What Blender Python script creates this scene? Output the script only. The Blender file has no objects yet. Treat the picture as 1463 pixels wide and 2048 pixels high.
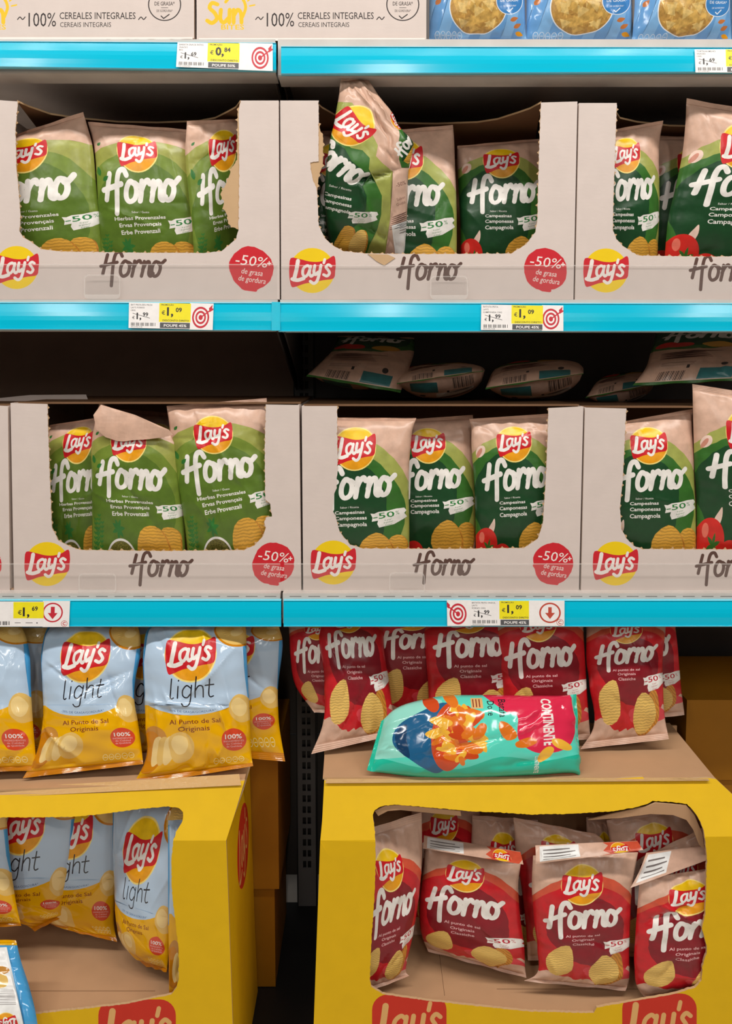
import bpy, math, random
import numpy as np
from mathutils import Vector
from mathutils.geometry import delaunay_2d_cdt

C = bpy.context.scene.collection
SC = bpy.context.scene

# ------------------------------------------------------------------ camera, world, lights, exposure
F_PX, PPY, PITCH = 1540.0, 861.0, math.radians(4.5)
CAM = np.array([0.0, -1.54, 1.5])
cd = bpy.data.cameras.new('camera'); cam = bpy.data.objects.new('camera', cd); C.objects.link(cam)
cam.location = CAM; cam.rotation_euler = (math.pi/2 - PITCH, 0, 0)
cd.sensor_fit = 'VERTICAL'; cd.sensor_height = 36.0; cd.lens = F_PX/2048*36.0
cd.shift_y = (PPY-1024)/2048; cd.clip_start = 0.01
SC.camera = cam
SC.view_settings.view_transform = 'Standard'; SC.view_settings.look = 'None'
SC.view_settings.gamma = 1.0; SC.view_settings.use_curve_mapping = False
SC.view_settings.exposure = 0.0
SC.cycles.use_denoising = True
SC.cycles.max_bounces = 8; SC.cycles.transparent_max_bounces = 16
SC.cycles.caustics_reflective = False; SC.cycles.caustics_refractive = False

w = bpy.data.worlds.new('store_air'); SC.world = w; w.use_nodes = True
w.node_tree.nodes['Background'].inputs[0].default_value = (1.0, 0.955, 0.91, 1)
w.node_tree.nodes['Background'].inputs[1].default_value = 0.05

def area(name, loc, sx, sy, power, rot=(0, 0, 0), col=(1.0, 0.95, 0.89)):
    l = bpy.data.lights.new(name, 'AREA'); l.shape = 'RECTANGLE'; l.size = sx; l.size_y = sy
    l.energy = power; l.color = col
    o = bpy.data.objects.new(name, l); C.objects.link(o); o.location = loc; o.rotation_euler = rot
    return o
LIGHT_POWER = 39.0
for lx in (-2.6, -0.9, 0.8, 2.5):
    area('ceiling_tube', (lx, -1.45, 4.1), 1.5, 0.2, LIGHT_POWER, (math.radians(18), 0, 0))
for lx in (-2.6, 0.2, 3.0):
    area('ceiling_tube', (lx, -4.6, 4.1), 0.16, 1.5, LIGHT_POWER*0.75, (math.radians(38), 0, 0))
for lx in (-3.4, -1.3, 2.3, 4.6):
    area('ceiling_tube', (lx, -7.6, 4.1), 0.25, 2.4, LIGHT_POWER*0.3, (math.radians(40), 0, 0))

# ------------------------------------------------------------------ projection helpers (pixel + depth -> world)
_sp, _cp = math.sin(PITCH), math.cos(PITCH)
def unp(px, py, y):
    px = np.asarray(px, float); py = np.asarray(py, float); y = np.asarray(y, float)
    a = (px-731.5)/F_PX; b = -(py-PPY)/F_PX
    ry = _cp + b*_sp; rz = -_sp + b*_cp
    t = (y-CAM[1])/ry
    return np.stack(np.broadcast_arrays(a*t, y, CAM[2]+rz*t), -1)
def at(px, py, y): return unp(px, py, y)
def zat(py, y): return float(unp(731.5, py, y)[2])
def xat(px, py, y): return float(unp(px, py, y)[0])

# ------------------------------------------------------------------ materials
def lin(c):
    out = []
    for v in c:
        v /= 255.0
        out.append(v/12.92 if v <= 0.04045 else ((v+0.055)/1.055)**2.4)
    return tuple(out)+(1.0,)
COL = {
 # bag films
 'beige': ((210, 172, 150), 'film'), 'lime': ((160, 166, 84), 'film'), 'green_mid': ((56, 108, 42), 'film'), 'green_dark': ((28, 70, 38), 'film'),
 'herb_lime': ((156, 160, 78), 'film'), 'herb_mid': ((116, 138, 52), 'film'), 'herb_dark': ((90, 118, 40), 'film'),
 'red_orange': ((206, 84, 58), 'film'), 'red_mid': ((198, 32, 40), 'film'), 'red_dark': ((134, 22, 34), 'film'), 'red_pink': ((214, 66, 76), 'film'),
 'logo_yellow': ((240, 196, 14), 'film'), 'logo_orange': ((232, 158, 24), 'film'), 'logo_red': ((204, 26, 36), 'film'), 'logo_rim': ((246, 222, 130), 'film'),
 'white_ink': ((238, 234, 228), 'film'), 'pink_ink': ((232, 186, 186), 'film'), 'green_ink': ((44, 128, 62), 'film'), 'red_ink': ((190, 44, 62), 'film'),
 'chip': ((224, 168, 62), 'chip'), 'chip_pale': ((232, 192, 104), 'chip'), 'chip_side': ((206, 138, 50), 'chip'), 'herb_mix': ((104, 100, 42), 'herb'),
 'tomato': ((214, 44, 36), 'film'), 'tomato_light': ((238, 120, 100), 'film'), 'leaf_green': ((50, 116, 50), 'film'), 'garlic': ((236, 206, 190), 'film'), 'garlic_skin': ((206, 140, 120), 'film'),
 'sky_blue': ((184, 206, 228), 'film2'), 'blue_edge': ((74, 160, 216), 'film2'), 'gold_yellow': ((234, 174, 2), 'film2'), 'gold_dark': ((206, 130, 12), 'film2'),
 'black_ink': ((34, 32, 38), 'film2'), 'navy_ink': ((58, 90, 140), 'film2'), 'maroon_ink': ((122, 36, 28), 'film2'), 'badge_red': ((214, 74, 44), 'film2'),
 'potato': ((228, 188, 104), 'film2'), 'potato_pale': ((240, 210, 142), 'film2'), 'potato_skin': ((198, 138, 60), 'film2'), 'icon_cream': ((246, 228, 160), 'film2'),
 'corn_blue': ((130, 180, 226), 'film2'), 'corn_stripe': ((106, 160, 214), 'film2'), 'corn_badge': ((66, 132, 196), 'film2'), 'corn_white': ((232, 238, 244), 'film2'),
 'nacho': ((214, 172, 92), 'herb2'), 'nacho_light': ((230, 196, 122), 'herb2'), 'nacho_dark': ((190, 146, 76), 'herb2'), 'almond': ((196, 120, 66), 'film2'),
 'turquoise': ((92, 218, 196), 'film2'), 'turquoise_deep': ((36, 190, 160), 'film2'), 'turquoise_pale': ((150, 222, 206), 'film2'), 'bowl_blue': ((34, 96, 140), 'film2'), 'bowl_dark': ((24, 62, 100), 'film2'), 'banner_red': ((222, 44, 78), 'film2'),
 'sweet_orange': ((226, 120, 34), 'film2'), 'sweet_yellow': ((240, 182, 60), 'film2'), 'sweet_red': ((206, 74, 30), 'film2'),
 'film_back': ((214, 178, 158), 'film'), 'back_white': ((236, 236, 234), 'film'), 'back_grey': ((120, 112, 110), 'film'), 'back_dark': ((50, 44, 44), 'film'), 'back_teal': ((52, 116, 118), 'film'), 'back_brown': ((128, 92, 82), 'film'),
 # cartons and paper
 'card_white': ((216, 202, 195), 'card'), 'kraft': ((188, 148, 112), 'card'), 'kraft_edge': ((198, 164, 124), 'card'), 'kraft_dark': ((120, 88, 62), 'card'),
 'card_yellow': ((224, 180, 0), 'card'), 'card_yellow_shade': ((158, 104, 10), 'card'), 'print_brown': ((92, 66, 58), 'card'), 'print_red': ((206, 34, 46), 'card'), 'print_yellow': ((240, 204, 12), 'card'), 'print_white': ((240, 232, 226), 'card'),
 'print_brick': ((200, 48, 30), 'card'), 'print_tan': ((222, 172, 108), 'card'), 'print_black': ((52, 44, 44), 'card'), 'print_sun': ((240, 196, 40), 'card'), 'tape': ((206, 170, 120), 'tape'),
 'paper': ((240, 236, 234), 'paper'), 'paper_yellow': ((240, 226, 20), 'paper'), 'paper_grey': ((84, 84, 86), 'paper'), 'ink': ((40, 38, 40), 'paper'), 'ink_grey': ((120, 116, 116), 'paper'), 'ink_red': ((196, 34, 52), 'paper'), 'ink_rust': ((190, 74, 56), 'paper'),
 # shelving
 'rail_blue': ((0, 188, 220), 'rail'), 'rail_rim': ((120, 206, 226), 'rail'), 'shelf_white': ((206, 198, 192), 'metal'), 'shelf_grey': ((150, 138, 128), 'metal'), 'panel_brown': ((150, 122, 102), 'metal'), 'panel_grey': ((88, 80, 76), 'metal'), 'upright_grey': ((110, 106, 104), 'metal'), 'dark_steel': ((56, 52, 50), 'metal'), 'slot_black': ((14, 13, 13), 'metal'),
 'clear': ((240, 240, 240), 'clear'), 'clear_edge': ((236, 230, 226), 'clear2'), 'floor_tile': ((214, 206, 196), 'metal'),
}
MATS = {}
def M(name):
    if name in MATS: return MATS[name]
    rgb, kind = COL[name]
    m = bpy.data.materials.new(name); m.use_nodes = True; MATS[name] = m
    nt = m.node_tree; N = nt.nodes; L = nt.links; b = N['Principled BSDF']
    base = lin(rgb); b.inputs['Base Color'].default_value = base
    def noise(scale, detail=3, coord='Object', stretch=None):
        tc = N.new('ShaderNodeTexCoord'); n = N.new('ShaderNodeTexNoise'); n.inputs['Scale'].default_value = scale; n.inputs['Detail'].default_value = detail
        if stretch:
            mp = N.new('ShaderNodeMapping'); mp.inputs['Scale'].default_value = stretch; L.new(tc.outputs[coord], mp.inputs[0]); L.new(mp.outputs[0], n.inputs['Vector'])
        else: L.new(tc.outputs[coord], n.inputs['Vector'])
        return n
    def ramp(n, lo, hi, a=0.35, c=0.65, out='Fac'):
        r = N.new('ShaderNodeValToRGB'); r.color_ramp.elements[0].position = a; r.color_ramp.elements[1].position = c
        r.color_ramp.elements[0].color = lo; r.color_ramp.elements[1].color = hi; L.new(n.outputs[out], r.inputs[0]); return r
    def mul(k): return tuple(min(1, v*k) for v in base[:3])+(1,)
    def bump(n, s, d=0.001):
        bp = N.new('ShaderNodeBump'); bp.inputs['Strength'].default_value = s; bp.inputs['Distance'].default_value = d
        L.new(n.outputs['Fac'], bp.inputs['Height']); L.new(bp.outputs[0], b.inputs['Normal'])
    if kind == 'film':
        b.inputs['Roughness'].default_value = 0.30; b.inputs['Specular IOR Level'].default_value = 0.45
        r = ramp(noise(55, 5), mul(.90), mul(1.07)); L.new(r.outputs[0], b.inputs['Base Color'])
        bump(noise(38, 2), 0.5, 0.002)
    elif kind == 'film2':
        b.inputs['Roughness'].default_value = 0.13; b.inputs['Specular IOR Level'].default_value = 0.6
        bump(noise(30, 2), 0.45, 0.0025)
    elif kind == 'chip':
        b.inputs['Roughness'].default_value = 0.4
        tc = N.new('ShaderNodeUVMap'); wv = N.new('ShaderNodeTexWave'); wv.wave_type = 'BANDS'; wv.bands_direction = 'DIAGONAL' if name == 'chip_side' else 'Y'
        wv.inputs['Scale'].default_value = 22 if name != 'chip_pale' else 26; wv.inputs['Distortion'].default_value = 5.0; wv.inputs['Detail'].default_value = 2
        L.new(tc.outputs[0], wv.inputs['Vector'])
        r = ramp(wv, mul(.74), mul(1.08), .15, .7); L.new(r.outputs[0], b.inputs['Base Color'])
    elif kind in ('herb', 'herb2'):
        b.inputs['Roughness'].default_value = 0.4 if kind == 'herb' else .25
        n = noise(420 if kind == 'herb' else 120, 6)
        r = ramp(n, mul(.35 if kind == 'herb' else .7), mul(1.7 if kind == 'herb' else 1.12)); L.new(r.outputs[0], b.inputs['Base Color'])
    elif kind == 'card':
        b.inputs['Roughness'].default_value = 0.62; b.inputs['Specular IOR Level'].default_value = 0.3
        r = ramp(noise(26, 6), mul(.975), mul(1.015)); L.new(r.outputs[0], b.inputs['Base Color'])
        bump(noise(60, 3, stretch=(1, 1, 3)), 0.15, 0.001)
    elif kind == 'tape':
        b.inputs['Roughness'].default_value = 0.15
        bump(noise(60, 3), 0.9, 0.004)
    elif kind == 'paper':
        b.inputs['Roughness'].default_value = 0.45
        r = ramp(noise(90, 3), mul(.97), mul(1.02)); L.new(r.outputs[0], b.inputs['Base Color'])
    elif kind == 'rail':
        b.inputs['Roughness'].default_value = 0.16; b.inputs['Specular IOR Level'].default_value = 0.4
        bump(noise(7, 1, stretch=(1, 1, 2)), 0.25, 0.004)
    elif kind == 'metal':
        b.inputs['Roughness'].default_value = 0.5
        r = ramp(noise(14, 5), mul(.93), mul(1.04)); L.new(r.outputs[0], b.inputs['Base Color'])
    elif kind in ('clear', 'clear2'):
        tr = N.new('ShaderNodeBsdfTransparent'); gl = N.new('ShaderNodeBsdfGlossy'); gl.inputs['Roughness'].default_value = 0.12
        df = N.new('ShaderNodeBsdfDiffuse'); df.inputs[0].default_value = lin((235, 228, 222))
        mx = N.new('ShaderNodeMixShader'); mx.inputs[0].default_value = .03 if kind == 'clear' else .35
        mx2 = N.new('ShaderNodeMixShader'); mx2.inputs[0].default_value = .035
        L.new(tr.outputs[0], mx.inputs[1]); L.new(df.outputs[0], mx.inputs[2])
        L.new(mx.outputs[0], mx2.inputs[1]); L.new(gl.outputs[0], mx2.inputs[2])
        L.new(mx2.outputs[0], N['Material Output'].inputs[0])
    return m

# ------------------------------------------------------------------ object helpers
def tag(o, label=None, cat=None, group=None, kind=None):
    if label: o['label'] = label
    if cat: o['category'] = cat
    if group: o['group'] = group
    if kind: o['kind'] = kind
    return o
def thing(name, label, cat, loc, group=None):
    o = bpy.data.objects.new(name, None); C.objects.link(o); o.location = Vector(loc); o.empty_display_size = 0.05
    return tag(o, label, cat, group)
def mesh_obj(name, verts, faces, fmats, matnames, parent=None, normals=None, uv=None, smooth=False, loc=None):
    verts = np.asarray(verts, float)
    org = np.array(parent['_o']) if parent is not None and '_o' in parent else (np.array(parent.matrix_world.translation) if parent is not None else np.zeros(3))
    if parent is not None: org = np.array(parent.location)
    elif loc is not None: org = np.asarray(loc, float)
    me = bpy.data.meshes.new(name)
    me.from_pydata((verts-org).tolist(), [], [tuple(int(i) for i in f) for f in faces])
    for mn in matnames: me.materials.append(M(mn))
    if len(matnames) > 1: me.polygons.foreach_set('material_index', np.asarray(fmats, np.int32))
    if uv is not None:
        ul = me.uv_layers.new(name='uv'); li = np.empty(len(me.loops), np.int32); me.loops.foreach_get('vertex_index', li)
        ul.data.foreach_set('uv', np.asarray(uv, np.float32)[li].ravel())
    if smooth: me.polygons.foreach_set('use_smooth', np.ones(len(me.polygons), bool))
    me.update()
    if normals is not None: me.normals_split_custom_set_from_vertices(np.asarray(normals, float).tolist())
    o = bpy.data.objects.new(name, me); C.objects.link(o)
    if parent is not None: o.parent = parent
    else: o.location = Vector(org)
    return o
def box_geo(x0, x1, y0, y1, z0, z1):
    v = [(x, y, z) for x in (x0, x1) for y in (y0, y1) for z in (z0, z1)]
    f = [(0, 1, 3, 2), (4, 6, 7, 5), (0, 4, 5, 1), (2, 3, 7, 6), (0, 2, 6, 4), (1, 5, 7, 3)]
    return v, f
def boxes(name, specs, mat, parent=None, loc=None):
    V, Fc = [], []
    for s in specs:
        v, f = box_geo(*s); k = len(V); V += v; Fc += [tuple(i+k for i in q) for q in f]
    return mesh_obj(name, V, Fc, None, [mat], parent, loc=loc if loc is not None else (V[0] if parent is None else None))
def hexa(name, front4, back4, mat, parent=None):
    """solid from 4 front corners and 4 back corners (same order)"""
    V = list(front4)+list(back4)
    Fc = [(0, 1, 2, 3), (7, 6, 5, 4), (0, 4, 5, 1), (1, 5, 6, 2), (2, 6, 7, 3), (3, 7, 4, 0)]
    return mesh_obj(name, V, Fc, None, [mat], parent, loc=V[0])

# ------------------------------------------------------------------ 2-D artwork: layered polygons triangulated into one sheet
_tcache = {}
def text_tris(s, bold):
    key = (s, bold)
    if key in _tcache: return _tcache[key]
    cu = bpy.data.curves.new('lettering', 'FONT'); cu.body = s; cu.size = 1.0; cu.resolution_u = 2; cu.offset = bold; cu.fill_mode = 'FRONT'
    ob = bpy.data.objects.new('lettering', cu); me = bpy.data.meshes.new_from_object(ob)
    P = np.array([v.co[:2] for v in me.vertices]) if len(me.vertices) else np.zeros((0, 2))
    me.calc_loop_triangles(); T = [tuple(t.vertices) for t in me.loop_triangles]
    bpy.data.objects.remove(ob); bpy.data.meshes.remove(me); bpy.data.curves.remove(cu)
    _tcache[key] = (P, T); return P, T
def cat(pts, n=5, closed=False):
    """Catmull-Rom through the points"""
    P = [np.array(p, float) for p in pts]; out = []
    m = len(P)
    for i in range(m if closed else m-1):
        p0 = P[(i-1) % m] if (closed or i > 0) else 2*P[0]-P[1]
        p1 = P[i]; p2 = P[(i+1) % m]
        p3 = P[(i+2) % m] if (closed or i+2 < m) else 2*P[-1]-P[-2]
        for k in range(n):
            t = k/n
            out.append(0.5*((2*p1)+(-p0+p2)*t+(2*p0-5*p1+4*p2-p3)*t*t+(-p0+3*p1-3*p2+p3)*t**3))
    if not closed: out.append(P[-1])
    return np.array(out)
class Art:
    def __init__(s): s.v, s.f, s.m = [], [], []
    def poly(s, pts, m):
        pts = [(float(p[0]), float(p[1])) for p in pts]
        a = sum(pts[i][0]*pts[(i+1) % len(pts)][1]-pts[(i+1) % len(pts)][0]*pts[i][1] for i in range(len(pts)))
        if abs(a) < 1e-7: return
        if a < 0: pts = pts[::-1]
        k = len(s.v); s.v += pts; s.f.append(list(range(k, k+len(pts)))); s.m.append(m)
    def rect(s, x0, y0, x1, y1, m): s.poly([(x0, y0), (x1, y0), (x1, y1), (x0, y1)], m)
    def ell(s, cx, cy, rx, ry, m, n=40, wob=0.0, seed=0, rot=0.0, a0=0, a1=2*math.pi):
        rnd = random.Random(seed); ph = [rnd.uniform(0, 6.28) for _ in range(6)]
        pts = []
        full = abs(a1-a0-2*math.pi) < 1e-6
        for i in range(n if full else n+1):
            a = a0+(a1-a0)*i/n
            k = 1+wob*sum(math.sin((j+2)*(1.7 if j > 3 else 1)*round(a/6.2832*9999)/9999*6.2832+ph[j])/(j+2) for j in range(4))+(wob*0.35*rnd.uniform(-1, 1))
            x, y = rx*k*math.cos(a), ry*k*math.sin(a)
            pts.append((cx+x*math.cos(rot)-y*math.sin(rot), cy+x*math.sin(rot)+y*math.cos(rot)))
        s.poly(pts, m)
    def ring(s, cx, cy, r, wd, m, n=36):
        for i in range(n):
            a, b = 2*math.pi*i/n, 2*math.pi*(i+1)/n
            s.poly([(cx+q*math.cos(t), cy+q*math.sin(t)) for q, t in ((r-wd/2, a), (r+wd/2, a), (r+wd/2, b), (r-wd/2, b))], m)
    def stroke(s, pts, wd, m, smooth=4, cap=True):
        P = cat(pts, smooth) if len(pts) > 2 and smooth > 1 else np.array(pts, float)
        keep = [0]+[i for i in range(1, len(P)) if np.linalg.norm(P[i]-P[i-1]) > 1e-4]; P = P[keep]
        if len(P) < 2: return
        n = len(P); W = np.array([wd]*n if np.isscalar(wd) else np.interp(np.linspace(0, 1, n), np.linspace(0, 1, len(wd)), wd))
        D = np.diff(P, axis=0); D /= np.linalg.norm(D, axis=1)[:, None]; Nn = np.stack([-D[:, 1], D[:, 0]], 1); h = W/2
        for i in range(n-1):
            s.poly([P[i]+Nn[i]*h[i], P[i]-Nn[i]*h[i], P[i+1]-Nn[i]*h[i+1], P[i+1]+Nn[i]*h[i+1]], m)
            if i:
                z = Nn[i-1][0]*Nn[i][1]-Nn[i-1][1]*Nn[i][0]; k = -1 if z > 0 else 1
                q = (Nn[i-1]+Nn[i])/2; q /= np.linalg.norm(q)+1e-9
                if abs(z) > .02: s.poly([P[i], P[i]+k*Nn[i-1]*h[i], P[i]+k*q*h[i], P[i]+k*Nn[i]*h[i]], m)
        if cap:
            for e, sgn in ((0, -1), (n-1, 1)):
                a0 = math.atan2(*Nn[min(e, n-2)][::-1])
                s.poly([P[e]+h[e]*np.array([math.cos(a0-sgn*k*math.pi/5), math.sin(a0-sgn*k*math.pi/5)]) for k in range(6)], m)
    def strokes(s, lst, ox, oy, sc, wd, m, rot=0.0, smooth=4, shear=0.0, sx=1.0):
        c, q = math.cos(rot), math.sin(rot)
        for pts in lst:
            Q = [((x*sx+y*shear)*sc, y*sc) for x, y in pts]
            s.stroke([(ox+x*c-y*q, oy+x*q+y*c) for x, y in Q], wd, m, smooth)
    def text(s, t, x, y, h, m, al='c', rot=0.0, bold=0.0, width=None, shear=0.0, arc=None):
        P, T = text_tris(t, bold)
        if not len(P): return
        k = h/0.727; P = P*k; x0, x1 = P[:, 0].min(), P[:, 0].max(); P[:, 0] -= x0
        wd = x1-x0
        if width: P[:, 0] *= width/wd; wd = width
        P[:, 0] += shear*P[:, 1]
        if al == 'c': P[:, 0] -= wd/2
        elif al == 'r': P[:, 0] -= wd
        if arc: P = np.stack([P[:, 0], P[:, 1]+P[:, 0]**2/(2*arc)], 1)
        c, q = math.cos(rot), math.sin(rot)
        Q = np.stack([x+P[:, 0]*c-P[:, 1]*q, y+P[:, 0]*q+P[:, 1]*c], 1)
        for tr in T: s.poly([Q[i] for i in tr], m)
    def xform(s, fn): s.v = [tuple(fn(p)) for p in s.v]
    def bake(s, step=None):
        """face 0 is the outline of the sheet; a later face lies on top; material None cuts a hole"""
        nf, nm = [s.f[0]], [s.m[0]]
        def ar(f): return sum(s.v[f[i]][0]*s.v[f[(i+1) % len(f)]][1]-s.v[f[(i+1) % len(f)]][0]*s.v[f[i]][1] for i in range(len(f)))
        for f, m in zip(s.f[1:], s.m[1:]):
            fs_ = [f]
            if len(f) == 4:
                g = [ar([f[k], f[(k+1) % 4], f[(k+2) % 4]]) for k in range(4)]
                if not (all(q > 0 for q in g) or all(q < 0 for q in g)): fs_ = [[f[0], f[1], f[2]], [f[0], f[2], f[3]]]
            for q in fs_:
                a = ar(q)
                if abs(a) < 1e-5: continue
                nf.append(q if a > 0 else q[::-1]); nm.append(m)
        s.f, s.m = nf, nm
        V = [Vector(p) for p in s.v]; O = np.array([s.v[i] for i in s.f[0]]); x0, y0 = O.min(0); x1, y1 = O.max(0)
        if step:
            nx, ny = max(1, int(round((x1-x0)/step))), max(1, int(round((y1-y0)/step)))
            for i in range(nx+1):
                for j in range(ny+1): V.append(Vector((x0+(x1-x0)*i/nx, y0+(y1-y0)*j/ny)))
        vs, es, fs, ov, oe, of = delaunay_2d_cdt(V, [], s.f, 0, 1e-4)
        cov = {}
        for f, o in zip(fs, of):
            a = sum(abs((vs[f[k]][0]-vs[f[0]][0])*(vs[f[k+1]][1]-vs[f[0]][1])-(vs[f[k+1]][0]-vs[f[0]][0])*(vs[f[k]][1]-vs[f[0]][1])) for k in range(1, len(f)-1))
            for q in o: cov[q] = cov.get(q, 0)+a
        bad = {q for q in cov if cov[q] > 1.25*ar(s.f[q])+.02}-{0}
        tris, mats = [], []
        for f, o in zip(fs, of):
            if 0 not in o: continue
            m = s.m[max(q for q in o if q not in bad)]
            if m is None: continue
            for k in range(1, len(f)-1): tris.append((f[0], f[k], f[k+1])); mats.append(m)
        vs = np.array([v[:] for v in vs]); tris = np.array(tris, int)
        used = np.unique(tris); re = np.full(len(vs), -1); re[used] = np.arange(len(used))
        names = sorted(set(mats)); mi = np.array([names.index(q) for q in mats])
        return vs[used], re[tris], mi, names

def sheet(name, baked, fn, thick, back='kraft', edge='kraft_edge', parent=None, direction=(0, 1, 0)):
    """thick flat part: printed front, plain back and cut edges"""
    v2, tr, mi, names = baked; Fv = fn(v2); n = len(Fv)
    D = np.asarray(direction, float)*thick
    Bv = Fv+D
    e = {}
    for t in tr:
        for a, b in ((t[0], t[1]), (t[1], t[2]), (t[2], t[0])):
            k = (min(a, b), max(a, b)); e[k] = None if k in e else (a, b)
    walls = [(a, a+n, b+n, b) for q in e.values() if q for a, b in [q]]
    names = list(names)
    for q in (back, edge):
        if q not in names: names.append(q)
    faces = [tuple(t) for t in tr]+[(t[2]+n, t[1]+n, t[0]+n) for t in tr]+walls
    fm = list(mi)+[names.index(back)]*len(tr)+[names.index(edge)]*len(walls)
    lo, hi = v2.min(0), v2.max(0)
    uv = np.tile((v2-lo)/(hi-lo).max(), (2, 1))
    return mesh_obj(name, np.vstack([Fv, Bv]), faces, fm, names, parent, uv=uv, loc=Fv[0])

# ------------------------------------------------------------------ lettering and emblems
LAYS = [([(-.60, .42), (-.66, .06), (-.77, -.40)], .165), ([(-.84, -.37), (-.62, -.42), (-.36, -.34)], .155),
        ([(-.10, .15), (-.21, .21), (-.37, .09), (-.40, -.15), (-.29, -.27), (-.16, -.12), (-.07, .16)], .115), ([(-.07, .19), (-.12, -.10), (-.05, -.25), (.06, -.17)], .12),
        ([(.11, .21), (.07, -.05), (.13, -.18), (.25, -.07)], .125), ([(.37, .23), (.30, -.13), (.20, -.46), (.06, -.56), (-.08, -.47)], .125),
        ([(.53, .48), (.49, .33)], .11), ([(.79, .19), (.68, .25), (.58, .15), (.67, .02), (.73, -.11), (.63, -.24), (.48, -.18)], .115)]
RIBBON = cat([(-1.0, .10), (-.93, .54), (-.55, .50), (-.1, .39), (.3, .38), (.65, .48), (.95, .64), (1.02, .3), (1.0, -.02), (.93, -.34), (.5, -.42), (.1, -.50), (-.35, -.58), (-.70, -.70), (-.90, -.70), (-.99, -.3)], 3, True)
def lays(A, cx, cy, r, rot=0.0, film=True, sx=1.0, ink=None, band=None, disc=True):
    c, q = math.cos(rot), math.sin(rot)
    def T(p): x, y = p[0]*r*sx, p[1]*r; return (cx+x*c-y*q, cy+x*q+y*c)
    yel, red, wht = ('logo_yellow', 'logo_red', 'white_ink') if film else ('print_yellow', 'print_red', 'print_white')
    def circ(k, m, a0=0, a1=2*math.pi, n=36):
        full = abs(a1-a0-2*math.pi) < 1e-6
        A.poly([T((k*math.cos(a0+(a1-a0)*i/n), k*math.sin(a0+(a1-a0)*i/n))) for i in range(n if full else n+1)], m)
    if disc:
        if film: circ(1.04, 'logo_rim')
        circ(.98, yel)
        if film: circ(.98, 'logo_orange', math.pi, 2*math.pi, 20)
    A.poly([T(p) for p in RIBBON], band or red)
    for pts, wd in LAYS: A.stroke([T((p[0]*1.03, p[1]*1.0)) for p in pts], wd*r*1.05, ink or wht, 4)
FORNO = [[(13, 56), (9, 36), (4, 8)], [(-2, 27), (14, 31), (38, 37)], [(50, 52), (44, 62), (35, 60), (30, 46), (28, 20), (27, -22)],
         [(66, 36), (57, 40), (49, 28), (48, 11), (55, 2), (66, 8), (70, 24), (67, 37)], [(67, 37), (74, 32)], [(82, 40), (80, 20), (77, 2)], [(79, 20), (86, 35), (94, 41), (98, 35)],
         [(106, 39), (104, 18), (101, 2)], [(103, 18), (111, 35), (118, 38), (120, 26), (119, 8), (124, 2), (130, 9)],
         [(143, 36), (134, 38), (127, 26), (127, 11), (133, 2), (142, 6), (147, 20), (145, 34), (140, 37), (145, 31), (152, 36), (158, 42)]]
def forno(A, x, y, sc, m, rot=0.0, wd=10.4): A.strokes(FORNO, x, y, sc, wd*sc, m, rot, 4, shear=.06)
def chip(A, cx, cy, r, m, seed, side=None, rot=0.0, k=(1, .85)):
    rnd = random.Random(seed); n = 8
    pts = [(math.cos(i*2*math.pi/n+rnd.uniform(-.15, .15))*rnd.uniform(.88, 1.06), math.sin(i*2*math.pi/n+rnd.uniform(-.15, .15))*rnd.uniform(.88, 1.06)) for i in range(n)]
    c, q = math.cos(rot), math.sin(rot)
    def T(p): x, y = p[0]*r*k[0], p[1]*r*k[1]; return (cx+x*c-y*q, cy+x*q+y*c)
    if side: A.poly([(p[0]+r*.10, p[1]-r*.06) for p in map(T, cat(pts, 3, True)*1.02)], side)
    A.poly([T(p) for p in cat(pts, 2, True)], m)
def leaf(A, x, y, l, wd, rot, m):
    c, q = math.cos(rot), math.sin(rot)
    pts = [(t*l, wd*math.sin(math.pi*t**.8)*.5) for t in np.linspace(0, 1, 7)]+[(t*l, -wd*math.sin(math.pi*t**.8)*.5) for t in np.linspace(1, 0, 7)[1:-1]]
    A.poly([(x+a*c-b*q, y+a*q+b*c) for a, b in pts], m)
def patch50(A, x, y, sc, ink, rot):
    c, q = math.cos(rot), math.sin(rot)
    def T(p): return (x+sc*(p[0]*c-p[1]*q), y+sc*(p[0]*q+p[1]*c))
    A.poly([T(p) for p in ((-38, 14), (-30, 12), (-20, 15), (0, 14), (20, 16), (38, 15), (42, 8), (36, 3), (41, -6), (32, -10), (10, -17), (-24, -18), (-27, -10), (-24, -4), (-38, -4), (-35, 4))], 'white_ink')
    p = T((-34, -1)); A.text('-50', p[0], p[1], 13*sc, ink, 'l', rot, .012, width=48*sc)
    p = T((17, 2)); A.text('%', p[0], p[1], 9*sc, ink, 'l', rot, 0)
    for i, t in enumerate(('de grasa*', 'de gordura*', 'di grassi*')):
        p = T((-2, -7-5*i)); A.text(t, p[0], p[1], 3.2*sc, ink, 'c', rot, 0)

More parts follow.
